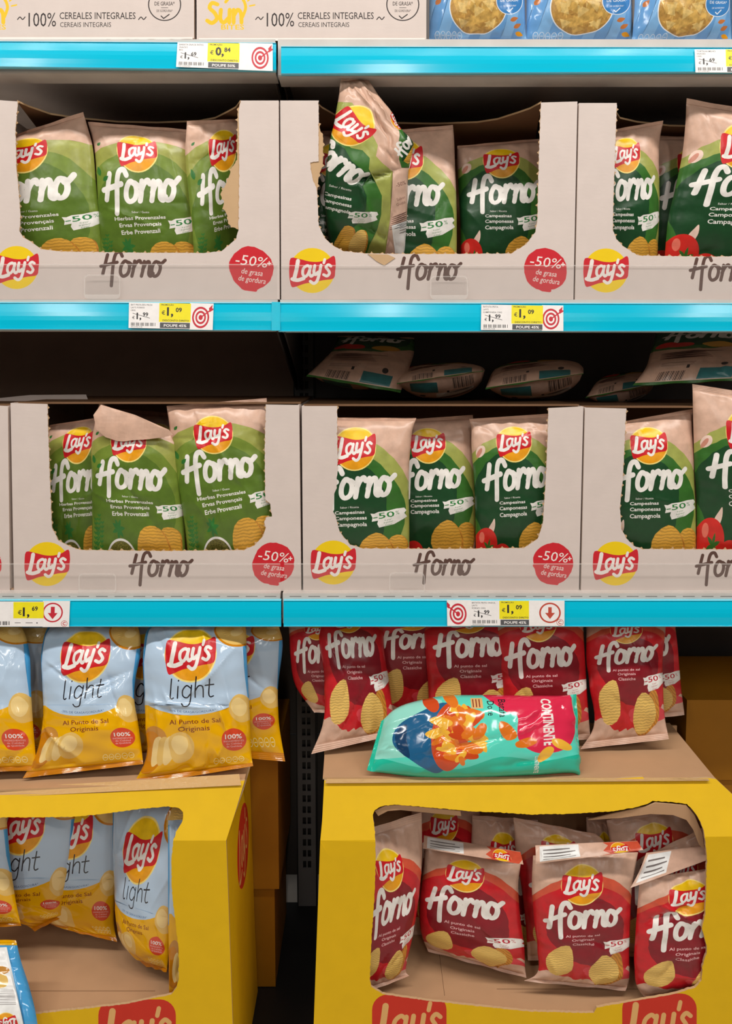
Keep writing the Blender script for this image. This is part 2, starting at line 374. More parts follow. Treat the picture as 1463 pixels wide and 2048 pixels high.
FW, FH = 205.0, 305.0
def wavy_band(A, y, amp, seed, m, top=False, x0=-6, x1=FW+6, lim=-400):
    rnd = random.Random(seed); ph = [rnd.uniform(0, 6) for _ in range(4)]
    xs = np.linspace(x0, x1, 44)
    e = [(x, y+amp*(math.sin(x*.03+ph[0])+.5*math.sin(x*.08+ph[1])+.25*math.sin(x*.3+ph[2])+rnd.uniform(-.2, .2))) for x in xs]
    A.poly(e+[(x1, lim), (x0, lim)], m)
def art_forno(kind):
    A = Art(); A.rect(0, -(FH-9), FW, -9, 'beige')
    red = kind == 'red'
    if kind == 'herb':
        A.ell(104, -205, 168, 160, 'herb_lime', 60, .02, 3); A.ell(96, -205, 128, 135, 'herb_mid', 60, .025, 4); A.ell(98, -200, 98, 108, 'herb_dark', 60, .03, 5)
    elif kind == 'camp':
        A.ell(88, -196, 128, 142, 'lime', 60, .025, 3); A.ell(80, -200, 114, 122, 'green_mid', 60, .03, 4); A.ell(78, -190, 84, 96, 'green_dark', 60, .035, 5)
    else:
        A.ell(102, -178, 138, 128, 'red_orange', 60, .03, 3); A.ell(98, -188, 136, 118, 'red_mid', 60, .03, 4); A.ell(104, -176, 84, 80, 'red_dark', 60, .04, 5)
        wavy_band(A, -282, 5, 8, 'beige'); A.ell(20, -300, 46, 30, 'beige', 30, .1, 9); A.ell(200, -292, 20, 34, 'beige', 30, .1, 10); A.ell(150, -268, 60, 12, 'red_pink', 30, .1, 10); wavy_band(A, -287, 4, 18, 'beige')
    lays(A, 95, -72, 40, .03)
    forno(A, 22, -171, .97, 'white_ink', .05)
    if kind == 'herb':
        A.text('Sabor / Gusto', 96, -190, 4.6, 'white_ink')
        for i, t in enumerate(('Hierbas Provenzales', 'Ervas Provençais', 'Erbe Provenzali')): A.text(t, 94, -203-12.5*i, 7.2, 'white_ink', bold=.018, rot=.04, width=(104, 86, 80)[i])
        for (x, y, l, r) in ((14, -120, 18, 1.9), (20, -128, 15, .6), (12, -62, 12, .8)): leaf(A, x, y, l, l*.55, r, 'leaf_green')
        for (x, y, r) in ((10, -258, 1.7), (18, -252, 1.4), (25, -262, 1.6), (14, -272, 1.9)):
            A.stroke([(x, y-22), (x+2, y), (x+5, y+22)], 1.0, 'leaf_green', 2)
            for j in range(7): leaf(A, x+j*.7, y-16+j*6, 6, 2.4, .6, 'leaf_green'); leaf(A, x+j*.7, y-16+j*6, 6, 2.4, 2.5, 'leaf_green')
        for (r) in (2.6, 2.0, 1.2, .1, -.8, -1.6, 3.5): leaf(A, 66, -248, 15, 6, r, 'leaf_green')
        leaf(A, 12, -296, 26, 14, 1.0, 'leaf_green'); leaf(A, 20, -300, 22, 14, .3, 'herb_lime')
        chip(A, 178, -262, 24, 'chip', 5, 'chip_side', .5, (.9, 1.1)); chip(A, 138, -270, 34, 'chip', 2, 'chip_side', .1, (1, .95))
        A.ell(70, -286, 33, 26, 'white_ink'); A.ell(70, -286, 30, 23, 'herb_mix')
    elif kind == 'camp':
        A.text('Sabor / Ricetta', 84, -190, 4.6, 'white_ink')
        for i, t in enumerate(('Campesinas', 'Camponesas', 'Campagnola')): A.text(t, 54, -203-12.5*i, 7.4, 'white_ink', 'l', bold=.018, width=(60, 64, 64)[i])
        A.ell(18, -90, 9, 13, 'garlic', 16, .03, 2, -.6); A.ell(15, -93, 4, 11, 'garlic_skin', 12, 0, 2, -.6)
        A.poly(cat([(28, -246), (36, -236), (42, -230), (43, -242), (38, -252), (30, -254)], 3, True), 'garlic'); A.poly(cat([(27, -248), (34, -254), (39, -252), (32, -250)], 3, True), 'garlic_skin')
        A.ell(60, -292, 26, 24, 'tomato'); A.ell(22, -270, 27, 26, 'tomato'); A.ell(13, -258, 6, 8, 'tomato_light')
        for k in range(6): leaf(A, 28, -274, 14, 5, k*1.05+.3, 'green_mid')
        chip(A, 178, -268, 24, 'chip', 6, 'chip_side', .5, (1, .95)); chip(A, 136, -268, 35, 'chip', 3, 'chip_side', .1, (1, .85))
    else:
        for i, t in enumerate(('Al punto de sal', 'Originais', 'Classiche')): A.text(t, 94, -193-12*i, 6.6, 'pink_ink', bold=.010, width=(72, 48, 46)[i])
        chip(A, 44, -248, 36, 'chip_pale', 5, None, .9, (1, .82)); chip(A, 166, -262, 26, 'chip_side', 6, None, 1.2, (1, .8)); chip(A, 140, -266, 34, 'chip_pale', 3, 'chip_side', .3, (1, .84))
    patch50(A, 184 if kind == 'herb' else 172 if red else 162, -220 if red else -212, .86 if kind != 'camp' else .92, 'red_ink' if red else 'green_ink', .14)
    return A.bake(5.2)
CR_Y = (155, 175, 200, 210, 240, 250, 270, 285, 300, 340, 350, 420, 470, 507, 545)
CR_L = (682, 679, 676, 674, 669, 667, 662, 659, 657, 652, 651, 650, 655, 664, 690)
CR_R = (728, 742, 758, 765, 788, 795, 812, 826, 825, 817, 816, 814, 811, 808, 800)
CR_W, CR_H = 175.0, 390.0
def art_crushed():
    """the crushed bag: its front slewed to one side, the plain gusset and back label folded into view"""
    A = Art(); e = 9
    A.poly([(600, -536), (900, -536), (900, -164), (600, -164)], 'beige')
    A.poly([(600, -212), (668, -206), (680, -203), (700, -206), (728, -244), (738, -272), (752, -290), (748, -312), (760, -326), (772, -336), (787, -348), (783, -362), (780, -420), (776, -480), (768, -507), (762, -560), (600, -560)], 'lime')
    A.poly([(600, -262), (668, -268), (700, -296), (722, -300), (736, -316), (733, -338), (749, -368), (760, -392), (759, -430), (752, -460), (738, -490), (728, -560), (600, -560)], 'green_mid')
    A.poly([(600, -276), (662, -280), (688, -298), (700, -322), (716, -336), (736, -350), (722, -372), (730, -392), (728, -420), (716, -446), (690, -468), (660, -560), (600, -560)], 'green_dark')
    B = Art(); lays(B, 0, 0, 1, 0); c, q = math.cos(-.78), math.sin(-.78)
    B.xform(lambda p: (701+(p[0]*37*c-p[1]*41*q), -252+(p[0]*37*q+p[1]*41*c)))
    def add(B):
        k = len(A.v); A.v += B.v; A.f += [[i+k for i in f] for f in B.f]; A.m += B.m
    add(B)
    forno(A, 606, -306, .80, 'white_ink', -.58, 11)
    A.text('Sabor / Ricetta', 679, -377, 4.4, 'white_ink', rot=-.24, width=44)
    for i, t in enumerate(('Campesinas', 'Camponesas', 'Campagnola')): A.text(t, 674-i*2, -395-13*i, 7, 'white_ink', bold=.018, rot=-.22, width=(54, 58, 58)[i])
    patch50(A, 722, -434, .74, 'green_ink', -.05)
    chip(A, 688, -480, 26, 'chip', 4, 'chip_side', 1.1, (1.3, .6)); chip(A, 716, -488, 24, 'chip_pale', 6, 'chip_side', 1.2, (1.2, .7))
    A.poly([(782, -340), (840, -328), (840, -560), (766, -560), (770, -500), (777, -440)], 'film_back')
    A.text('-50%', 800, -372, 8, 'back_brown', rot=.3, bold=.01)
    for i, t in enumerate(('Sabor', 'Gusto')): A.text(t, 800, -400-i*10, 6, 'back_brown', rot=.35)
    for i in range(7): A.stroke([(782-i*.8, -436-i*4), (812, -424-i*4)], 1.3, 'back_brown', 1)
    A.poly([(780, -452), (830, -436), (830, -560), (794, -560)], 'back_white')
    for i in range(4): A.stroke([(797, -452-i*5), (815, -446-i*5)], 1.1, 'back_grey', 1)
    A.poly([(773, -220), (790, -240), (850, -285), (850, -335), (800, -336), (794, -318), (796, -296), (790, -282), (788, -264)], 'green_mid'); A.poly([(798, -262), (850, -270), (850, -320), (800, -322), (800, -290)], 'green_dark')
    B = Art(); lays(B, 0, 0, 1, 0); B.xform(lambda p: (787+(p[0]*15*.5-p[1]*11*-.86), -245+(p[0]*15*-.86+p[1]*11*.5))); add(B)
    forno(A, 802, -316, .42, 'white_ink', 1.0, 11)
    A.poly([(828, -284), (828, -318), (814, -328), (804, -322), (816, -304)], 'chip')
    def fn(p):
        y = -p[1]; l, r = np.interp(y, CR_Y, CR_L), np.interp(y, CR_Y, CR_R); return ((p[0]-l)/(r-l)*CR_W, -(y-155))
    A.xform(fn)
    O = Art(); O.rect(0, -(CR_H-9), CR_W, -9, 'beige')
    k = len(O.v); O.v += A.v; O.f += [[i+k for i in f] for f in A.f]; O.m += A.m
    return O.bake(6)
def art_lying():
    """bag seen from its foot: the print squeezed to the far half, the plain foot with barcode and small print in front"""
    A = Art(); A.rect(0, -(FH-9), FW, -9, 'beige')
    A.ell(90, -70, 130, 116, 'green_mid', 50, .03, 4); A.ell(90, -66, 108, 96, 'green_dark', 50, .03, 5)
    forno(A, 22, -110, .97, 'white_ink', .03)
    chip(A, 136, -152, 33, 'chip', 3, 'chip_side', .1, (1, .55)); A.ell(60, -152, 26, 16, 'tomato'); A.ell(30, -142, 22, 16, 'tomato')
    wavy_band(A, -186, 4, 5, 'beige')
    for i in range(8): A.rect(24, -196-i*4.5, 150-(i*37 % 40), -197.6-i*4.5, 'back_brown')
    A.rect(28, -262, 112, -240, 'film_back')
    for i in range(3): A.rect(32, -244-i*5, 100-(i*23 % 20), -245.4-i*5, 'back_brown')
    for i in range(16): A.rect(36+i*3.2, -294, 37+i*3.2+(i*7 % 3)*.5, -272, 'back_dark')
    A.rect(112, -294, 178, -266, 'back_teal'); A.ell(158, -256, 7, 7, 'back_dark', 14); A.rect(84, -266, 90, -256, 'back_dark')
    return A.bake(9)
def art_back(light=False):
    A = Art(); W, H = (205, 310) if light else (FW, FH); A.rect(0, -(H-9), W, -9, 'blue_edge' if light else 'film_back')
    if light:
        A.rect(22, -290, 183, -24, 'back_white'); lays(A, 52, -52, 20)
        for i in range(12): A.rect(30, -88-i*4, 110+(i % 3)*6, -89.4-i*4, 'back_grey')
        A.ell(60, -170, 26, 34, 'potato', 24, .03, 2); A.ell(100, -180, 24, 30, 'potato_pale', 24, .03, 3); A.ell(46, -205, 20, 18, 'potato_skin', 24, .03, 3); A.ell(80, -225, 26, 24, 'potato_pale', 24, .03, 4)
        A.ell(60, -268, 22, 16, 'badge_red')
        A.rect(0, -400, 205, -292, 'gold_yellow')
    else:
        wavy_band(A, -30, 3, 2, 'film_back')
        for i in range(20): A.rect(24, -60-i*5, 170-(i*37 % 30), -61.8-i*5, 'back_brown')
        A.rect(28, -262, 118, -240, 'back_white')
        for i in range(5): A.rect(32, -244-i*4, 108-(i*23 % 20), -245.2-i*4, 'back_grey')
        for i in range(16): A.rect(26+i*3.2, -294, 27+i*3.2+(i*7 % 3)*.5, -272, 'back_dark')
        A.rect(112, -292, 176, -266, 'back_teal'); A.ell(150, -252, 7, 7, 'back_dark', 14); A.rect(86, -268, 92, -260, 'back_dark')
        for i in range(3): A.rect(24, -228-i*4, 150, -229.4-i*4, 'back_brown')
    return A.bake(9)
LW, LH = 205.0, 310.0
LIGHT_L = [[(0, 40), (-2, 20), (-3, 4), (0, 1), (3, 3)], [(13, 26), (11, 2)], [(14, 36), (14.2, 37)], [(38, 22), (30, 27), (22, 18), (22, 6), (30, 2), (37, 10)], [(40, 27), (37, 0), (34, -14), (25, -16), (20, -10)],
           [(49, 42), (46, 2)], [(47, 16), (54, 26), (62, 24), (62, 2)], [(76, 38), (73, 10), (76, 2), (82, 4)], [(67, 26), (83, 27)]]
def art_light():
    A = Art(); A.rect(0, -(LH-9), LW, -9, 'sky_blue')
    A.rect(-5, -400, LW+5, -172, 'gold_yellow'); A.ell(96, -60, 150, 136, 'sky_blue', 60)
    A.poly([(-5, 10), (6, 10), (5, -90), (2, -190), (-5, -200)], 'blue_edge'); A.poly([(LW+5, 10), (LW-8, 10), (LW-4, -120), (LW+1, -190), (LW+5, -200)], 'blue_edge')
    A.ell(188, -22, 46, 42, 'gold_dark'); A.ell(188, -22, 42, 38, 'potato')
    for k in range(6): A.ell(170+(k*17 % 34), -8-(k*11 % 30), 13, 9, 'potato_pale' if k % 2 else 'chip_pale', 14, .05, k, k*.7)
    A.ell(192, -182, 21, 32, 'potato', 24, .04, 3, .1); A.ell(188, -178, 13, 22, 'potato_pale', 20, .05, 4, .1)
    lays(A, 100, -76, 49, .03, True)
    A.strokes(LIGHT_L, 62, -160, .98, 2.6, 'black_ink', .04, 3, .08)
    A.text('-30% DE GRASA/GORDURA*', 100, -191, 5.2, 'navy_ink', arc=210, width=92)
    A.text('Al Punto de Sal', 104, -214, 10, 'maroon_ink', bold=.008, width=98, rot=.03); A.text('Originais', 102, -229, 10, 'maroon_ink', bold=.008, width=60, rot=.03)
    A.ell(22, -245, 26, 28, 'potato_skin', 24, .04, 2); A.ell(14, -262, 26, 34, 'gold_dark', 24, .04, 6)
    for k, x in enumerate((26, 38, 50)): A.ell(x, -262, 12, 25, 'potato_pale' if k % 2 == 0 else 'potato', 20, .04, k, -.25)
    A.ell(74, -258, 25, 28, 'potato', 28, .04, 7); A.ell(71, -254, 16, 18, 'potato_pale', 20, .06, 8)
    A.ell(176, -247, 22.5, 22.5, 'badge_red'); A.text('100%', 176, -244, 9, 'white_ink', bold=.015, width=30)
    for i, t in enumerate(('INGREDIENTES', 'de Calidad', 'de Qualidade')): A.text(t, 176, -250.5-5.5*i, 3.6, 'pink_ink', width=(36, 28, 28)[i])
    for k in range(5): A.ell(141+k*11.5, -288, 5, 6.5, 'icon_cream', 14); A.ell(141+k*11.5, -288, 4, 5.5, 'gold_yellow', 14); A.rect(138.5+k*11.5, -289, 143.5+k*11.5, -287.6, 'icon_cream')
    return A.bake(3.8)
def art_corn():
    A = Art(); A.rect(0, -271, 200, -9, 'corn_blue')
    for k in range(8): A.poly([(-60+k*44, -300), (-38+k*44, -300), (10+k*44, -120), (-12+k*44, -120)], 'corn_stripe')
    A.text('Sun', 100, -70, 36, 'logo_yellow', bold=.03)
    A.ell(98, -202, 59, 59, 'corn_white', 48); A.ell(98, -202, 57, 57, 'nacho_dark', 48)
    rnd = random.Random(5)
    for k in range(70):
        a = rnd.uniform(0, 6.28); r = 48*math.sqrt(rnd.random()); cx, cy = 98+r*math.cos(a), -202+r*math.sin(a); b = rnd.uniform(0, 6.28); s = rnd.uniform(10, 17)
        q = [(cx+s*math.cos(b+i*2.1), cy+s*math.sin(b+i*2.1)) for i in range(3)]
        q = [(x, y) if (x-98)**2+(y+202)**2 < 56.5**2 else (98+(x-98)*56/math.hypot(x-98, y+202), -202+(y+202)*56/math.hypot(x-98, y+202)) for x, y in q]
        A.poly(q, rnd.choice(('nacho', 'nacho_light', 'nacho', 'nacho_dark')))
    A.ell(163, -190, 29, 29, 'corn_white', 36); A.ell(163, -190, 27.6, 27.6, 'corn_badge', 36)
    A.text('-30%', 163, -182, 9, 'corn_white', bold=.01); A.text('DE GRASA*', 163, -192, 5.4, 'corn_white', bold=.01, width=40); A.text('DE GORDURA*', 163, -202, 3.4, 'corn_white', width=28)
    A.stroke([(157, -209), (161, -213), (169, -205)], 2, 'corn_white', 1)
    for (x, y, r) in ((172, -248, .5), (176, -258, -.4), (164, -232, .3), (12, -198, .9)): leaf(A, x, y, 18, 10, r, 'almond' if r != -.4 else 'logo_orange')
    for k in range(5):
        A.ell(16+k*11.5, -262, 5, 9, 'corn_white', 16); A.ell(16+k*11.5, -262, 4.2, 8.2, 'corn_blue', 16); A.rect(13.5+k*11.5, -262.6, 18.5+k*11.5, -261.6, 'corn_white')
    return A.bake(8)
TW, TH = 200.0, 400.0
def art_turq():
    A = Art(); A.rect(0, -(TH-9), TW, -9, 'turquoise')
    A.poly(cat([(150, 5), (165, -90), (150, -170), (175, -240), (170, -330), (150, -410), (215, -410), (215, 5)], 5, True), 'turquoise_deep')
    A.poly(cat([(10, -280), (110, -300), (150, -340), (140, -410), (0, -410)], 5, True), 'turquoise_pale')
    A.poly(cat([(-15, -34), (40, -22), (100, -28), (142, -62), (142, -112), (108, -142), (52, -142), (40, -164), (-15, -192)], 6, True), 'banner_red')
    A.text('CONTINENTE', 68, -94, 21, 'white_ink', bold=.03, width=118, rot=.0)
    A.text('Batata', 34, -172, 13, 'black_ink', bold=.008, width=44); A.text('Doce', 34, -192, 13, 'black_ink', bold=.008, width=36); 
    A.text('frita', 98, -170, 7, 'black_ink', bold=.0)
    A.text('CONTINENTE', 172, -112, 9, 'white_ink', bold=.02, width=42)
    A.poly(cat([(18, -268), (96, -236), (178, -268), (176, -300), (130, -352), (84, -362), (46, -340)], 6, True), 'bowl_blue'); A.poly(cat([(60, -340), (84, -358), (130, -350), (150, -330), (100, -338)], 4, True), 'bowl_dark')
    A.ell(98, -262, 80, 34, 'sweet_red', 40, .02, 4)
    rnd = random.Random(11)
    for k in range(46):
        a = rnd.uniform(0, 6.28); r = math.sqrt(rnd.random()); cx, cy = 96+66*r*math.cos(a), -246+44*r*math.sin(a); s = rnd.uniform(12, 24)
        chip(A, cx, cy, s, rnd.choice(('sweet_orange', 'sweet_yellow', 'sweet_orange', 'sweet_red', 'sweet_yellow')), 20+k, None, rnd.uniform(0, 6), (1, rnd.uniform(.35, .6)))
    for (x, y, s, r, m) in ((88, -160, 26, .4, 'sweet_orange'), (118, -128, 22, 1.9, 'sweet_orange'), (128, -62, 24, .9, 'sweet_yellow'), (148, -92, 22, -.6, 'sweet_yellow'), (14, -300, 26, .4, 'sweet_red'), (8, -262, 24, .4, 'sweet_orange')):
        chip(A, x, y, s, m, int(x), None, r, (1, .5))
    A.rect(8, -222, 34, -200, 'print_tan')
    for i in range(3): A.rect(11, -205-i*6, 31, -207-i*6, 'maroon_ink')
    return A.bake(8)
_ART = {}
def art(kind):
    if kind not in _ART:
        _ART[kind] = {'herb': lambda: art_forno('herb'), 'camp': lambda: art_forno('camp'), 'red': lambda: art_forno('red'), 'crushed': art_crushed, 'lying': art_lying, 'back': art_back, 'backlight': lambda: art_back(True), 'light': art_light, 'corn': art_corn, 'turq': art_turq}[kind]()
    return _ART[kind]
SIZE = {'herb': (FW, FH), 'camp': (FW, FH), 'red': (FW, FH), 'crushed': (CR_W, CR_H), 'light': (LW, LH), 'backlight': (LW, LH), 'corn': (200., 280.), 'turq': (TW, TH)}
SEAL = {'herb': ('beige', 'beige'), 'camp': ('beige', 'green_mid'), 'crushed': ('beige', 'lime'), 'red': ('beige', 'beige'), 'light': ('sky_blue', 'gold_dark'), 'backlight': ('blue_edge', 'gold_yellow'), 'corn': ('corn_blue', 'corn_blue'), 'turq': ('turquoise_deep', 'turquoise_deep')}

# ------------------------------------------------------------------ bags
def rows_interp(va_k, P, va):
    va_k = np.asarray(va_k, float); P = np.asarray(P, float); n = len(va_k)
    if n == 2:
        t = ((va-va_k[0])/(va_k[1]-va_k[0]))[:, None]; return P[0]*(1-t)+P[1]*t
    h = np.diff(va_k); d = np.diff(P, axis=0)/h[:, None]
    m = np.zeros_like(P); m[0] = d[0]; m[-1] = d[-1]
    for i in range(1, n-1): m[i] = (d[i-1]*h[i]+d[i]*h[i-1])/(h[i]+h[i-1])
    k = np.clip(np.searchsorted(va_k, va, side='right')-1, 0, n-2)
    t = ((va-va_k[k])/h[k])[:, None]; hh = h[k][:, None]
    return (2*t**3-3*t**2+1)*P[k]+(t**3-2*t**2+t)*hh*m[k]+(-2*t**3+3*t**2)*P[k+1]+(t**3-t**2)*hh*m[k+1]
class BagShape:
    def __init__(s, kind, rows, tf, tb, seed, wr, top=9.0, creases=()):
        s.W, s.H = SIZE[kind]; rows = sorted(rows, key=lambda r: r[0]); s.va = [r[0] for r in rows]; s.top = top
        s.L = [unp(r[1], r[2], r[5]) for r in rows]; s.R = [unp(r[3], r[4], r[6]) for r in rows]
        s.tf, s.tb, s.wr = tf, tb, wr; s.g = None
        g = random.Random(seed)
        s.ph = [g.uniform(0, 6.28) for _ in range(24)]
        s.cr = [list(c) for c in creases]
        for _ in range(18 if kind in ('light', 'turq', 'corn', 'backlight') else 9):
            u0 = g.uniform(.02, .98); v0 = g.choice((g.uniform(.05, .35), g.uniform(.6, .97), g.uniform(.1, .95))); a = g.uniform(0, 3.14); l = g.uniform(25, 70)
            s.cr.append((u0*s.W, v0*s.H, a, l, g.uniform(-3.4, 3.4), g.uniform(3.6, 7) if kind != 'light' else g.uniform(3.0, 5.5)))
    def base(s, u, va):
        L = rows_interp(s.va, s.L, va); R = rows_interp(s.va, s.R, va); return L+(R-L)*u[:, None], R-L
    def remap(s):
        s.g = None
        g = np.linspace(s.top, s.H-9, 80); xm = np.full(80, s.W*.5); xe = np.zeros(80)
        def py(P):
            d = P-CAM; f = d[:, 1]*_cp-d[:, 2]*_sp; return PPY-F_PX*(d[:, 1]*_sp+d[:, 2]*_cp)/f
        w = s.wr; s.wr = 0; B = s.base(np.full(80, .5), g)[0]; a, b = py(B), np.maximum.accumulate(py(s.pos(xm, g, 1))+np.arange(80)*1e-4); s.wr = w
        s.g = (g, np.clip(np.interp(a, b, g), s.top, s.H-9))
        s.g[1][0] = s.top; s.g[1][-1] = s.H-9
    def pos(s, x, va, side):
        """x 0..W, va mm below the top edge, side +1 front / -1 back"""
        u = np.clip(x/s.W, 0, 1)
        if side > 0 and s.g is not None: va = va+(np.interp(va, *s.g)-va)*np.clip(1-np.abs(2*u-1)**2.6, 0, 1)**.55
        B, du = s.base(u, va); B2, _ = s.base(u, va+1.0)
        n = np.cross(B2-B, du); n /= np.linalg.norm(n, axis=1)[:, None]+1e-12
        q = np.clip(1-np.abs(2*u-1)**2.6, 0, 1)
        prof = q**.55
        span = s.H-9-s.top; t = np.clip((va-s.top)/span, 0, 1)
        sv = (np.clip(1-np.abs(2*t-1)**3.2, 0, 1))**.75
        T = s.tf if side > 0 else s.tb
        b = T*prof*sv
        p = s.ph; k = s.wr*.001*(q**.5)
        dT = va-s.top; dB = s.H-9-va
        pl = np.sin(u*21+p[0]+2*np.sin(u*5+p[1]))+.6*np.sin(u*37+p[2])
        pb = np.sin(u*19+p[3]+2*np.sin(u*6+p[4]))+.6*np.sin(u*33+p[5])
        wv = 2.6*pl*np.exp(-dT/24)*np.clip(dT/4, 0, 1)+2.4*pb*np.exp(-dB/22)*np.clip(dB/4, 0, 1)
        wv += 1.4*np.sin(u*5+va*.035+p[6])*np.sin(va*.05+p[7]+u*2)+.7*np.sin(u*11-va*.06+p[8])*np.sin(va*.09+p[9])
        e = np.exp(-np.minimum(u, 1-u)*s.W/16); wv += 2.0*e*np.sin(va*.19+p[10]+np.where(u > .5, 2, 0))*np.sin(va*.043+p[11])
        wv *= np.clip(np.minimum(dT, dB)/8, 0, 1)
        for (x0, v0, a, l, am, wd) in s.cr:
            if side < 0: continue
            ca, sa = math.cos(a), math.sin(a); dx, dv = x-x0, va-v0; al = dx*ca+dv*sa; ac = -dx*sa+dv*ca
            wv += am*np.exp(-(np.sqrt(ac**2+6.25)-2.5)/wd)*np.exp(-(al/l)**2)*np.clip(np.minimum(dT, dB)/10, 0, 1)
        return B+n*((b+k*wv)*side)[:, None]
    def nrm(s, x, va, side):
        e = .5
        dx = s.pos(np.minimum(x+e, s.W), va, side)-s.pos(np.maximum(x-e, 0), va, side)
        dv = s.pos(x, va+e, side)-s.pos(x, va-e, side)
        n = np.cross(dv, dx)*side; ln = np.linalg.norm(n, axis=1)[:, None]; return n/np.maximum(ln, 1e-12)
BAGS = []
def bag(kind, rows, label, group=None, tf=.026, tb=.026, seed=None, wr=1.0, back='back', top=9.0, seals=True, creases=(), front=None, lift=True):
    seed = seed if seed is not None else 100+len(BAGS)
    S = BagShape(kind, rows, tf, tb, seed, wr, top, creases)
    if lift: S.remap()
    base = (S.L[-1]+S.R[-1])/2
    t = thing('chip_bag', label, 'chip bag', base, group); BAGS.append(t)
    V, Fc, Fm, UV, NN = [], [], [], [], []; names = []
    for side, a in ((1, art(front or kind)), (-1, art(back))):
        v2, tr, mi, nm = a
        if side > 0: x = v2[:, 0]; va = -v2[:, 1]
        else:
            bw = v2[:, 0].max(); x = S.W*(1-v2[:, 0]/bw); va = -v2[:, 1]; lo, hi = va.min(), va.max(); va = 9+(va-lo)/(hi-lo)*(S.H-18)
        if top > 9.0:
            keep = va[tr].mean(1) > top; tr = tr[keep]; mi = mi[keep]; va = np.maximum(va, top)
        P = S.pos(x, va, side); n = S.nrm(x, va, side)
        k = len(V) and sum(len(q) for q in V); k = k or 0
        V.append(P); NN.append(n); UV.append(v2/300.0)
        Fc += [tuple(q+k) for q in (tr if side > 0 else tr[:, ::1])]
        for q in nm:
            if q not in names: names.append(q)
        Fm += [names.index(nm[i]) for i in mi]
    mesh_obj('bag_body', np.vstack(V), Fc, Fm, names, t, normals=np.vstack(NN), uv=np.vstack(UV), smooth=True)
    if seals:
        for nm, v0, v1, mat in (('top_seal', 0.0, 9.0, SEAL[kind][0]), ('bottom_seal', S.H-9, S.H, SEAL[kind][1])):
            if nm == 'top_seal' and top > 9: continue
            nu, nv = 40, 9
            U, Vv = np.meshgrid(np.linspace(0, S.W, nu), np.linspace(v0, v1, nv)); U = U.ravel(); Vv = Vv.ravel()
            B, du = S.base(U/S.W, Vv); B2, _ = S.base(U/S.W, Vv+1); n = np.cross(B2-B, du); n /= np.linalg.norm(n, axis=1)[:, None]+1e-12
            rip = (np.where((np.arange(nu*nv)//nu) % 2 == 0, 1, -1)*.00025+.0012*np.sin(U/S.W*17+S.ph[12])*np.abs(Vv-(v1 if nm == 'top_seal' else v0))/9)[:, None]
            A1 = B+n*(rip+.0003); A2 = B+n*(rip-.0003); m = nu*nv
            f = []
            for j in range(nv-1):
                for i in range(nu-1):
                    a = j*nu+i; f.append((a, a+nu, a+nu+1, a+1)); f.append((a+m, a+1+m, a+nu+1+m, a+nu+m))
            for i in range(nu-1):
                f.append((i, i+1, i+1+m, i+m)); a = (nv-1)*nu+i; f.append((a, a+m, a+1+m, a+1))
            for j in range(nv-1):
                a = j*nu; f.append((a, a+m, a+nu+m, a+nu)); a = j*nu+nu-1; f.append((a, a+nu, a+nu+m, a+m))
            mesh_obj(nm, np.vstack([A1, A2]), f, None, [mat], t, uv=np.vstack([np.stack([U, -Vv], 1)]*2)/300.)
    return t, S
def R(*rows):
    """rows of (va, left px, left py, right px, right py, depth left, depth right)"""
    return [tuple(r) if len(r) == 7 else tuple(r)+(r[5],) for r in rows]
def flap(parent, name, pts, depth, a, thick=.0008):
    """a folded-over piece of film: quad of pixel corners TL,TR,BR,BL with depths; a = baked art on the unit square"""
    W4 = [unp(p[0], p[1], d) for p, d in zip(pts, depth)]
    def fn(v):
        u, q = v[:, 0][:, None], v[:, 1][:, None]
        P = (W4[0]*(1-u)+W4[1]*u)*q+(W4[3]*(1-u)+W4[2]*u)*(1-q)
        P[:, 1] -= .003*np.sin(v[:, 0]*9)*np.sin(np.clip(v[:, 1], 0, 1)*3.0)+.004*np.sin(np.clip(v[:, 1], 0, 1)*3.14)
        return P
    return sheet(name, a, fn, thick, 'beige', 'beige', parent)

# ------------------------------------------------------------------ store shell and shelving frame
tag(boxes('floor', [(-4, 4, -5, 1.2, -0.02, 0.0)], 'floor_tile', loc=(0, 0, 0)), 'grey store floor tiles below the shelving', 'floor', kind='structure')
SEAM = xat(558, 640, 0.0)
X_L, X_R = -1.55, 1.16
gf = thing('gondola_frame', 'grey metal shelving back with a slotted upright between the two bays', 'shelving', (SEAM, 0.47, 0.0))
for (a, b) in ((X_L, SEAM-.012), (SEAM+.012, X_R)):
    zz = np.arange(.12, 2.3, .4)
    for rng, mt in ((zz[:2], 'dark_steel'), (zz[2:], 'panel_brown' if a == X_L else 'panel_grey')):
        boxes('back_panel', [(a, b, .47, .478, z, z+.396) for z in rng], mt, gf)
A = Art(); A.rect(-24, 0, 24, 2500, 'upright_grey')
for k in range(74):
    z = 150+k*31
    for x in (-6.6, 6.6): A.rect(x-4.6, z, x+4.6, z+19, None)
sheet('upright', A.bake(), lambda v: np.stack([SEAM+.012+v[:, 0]*.001, np.full(len(v), .455), v[:, 1]*.001], 1), .002, 'upright_grey', 'upright_grey', gf)
boxes('upright_back', [(SEAM-.016, SEAM+.04, .462, .468, 0, 2.5)], 'slot_black', gf)
boxes('base_deck', [(X_L, X_R, -.16, .47, .012, .04), (X_L, X_R, -.15, -.14, 0, .012)], 'slot_black', gf)

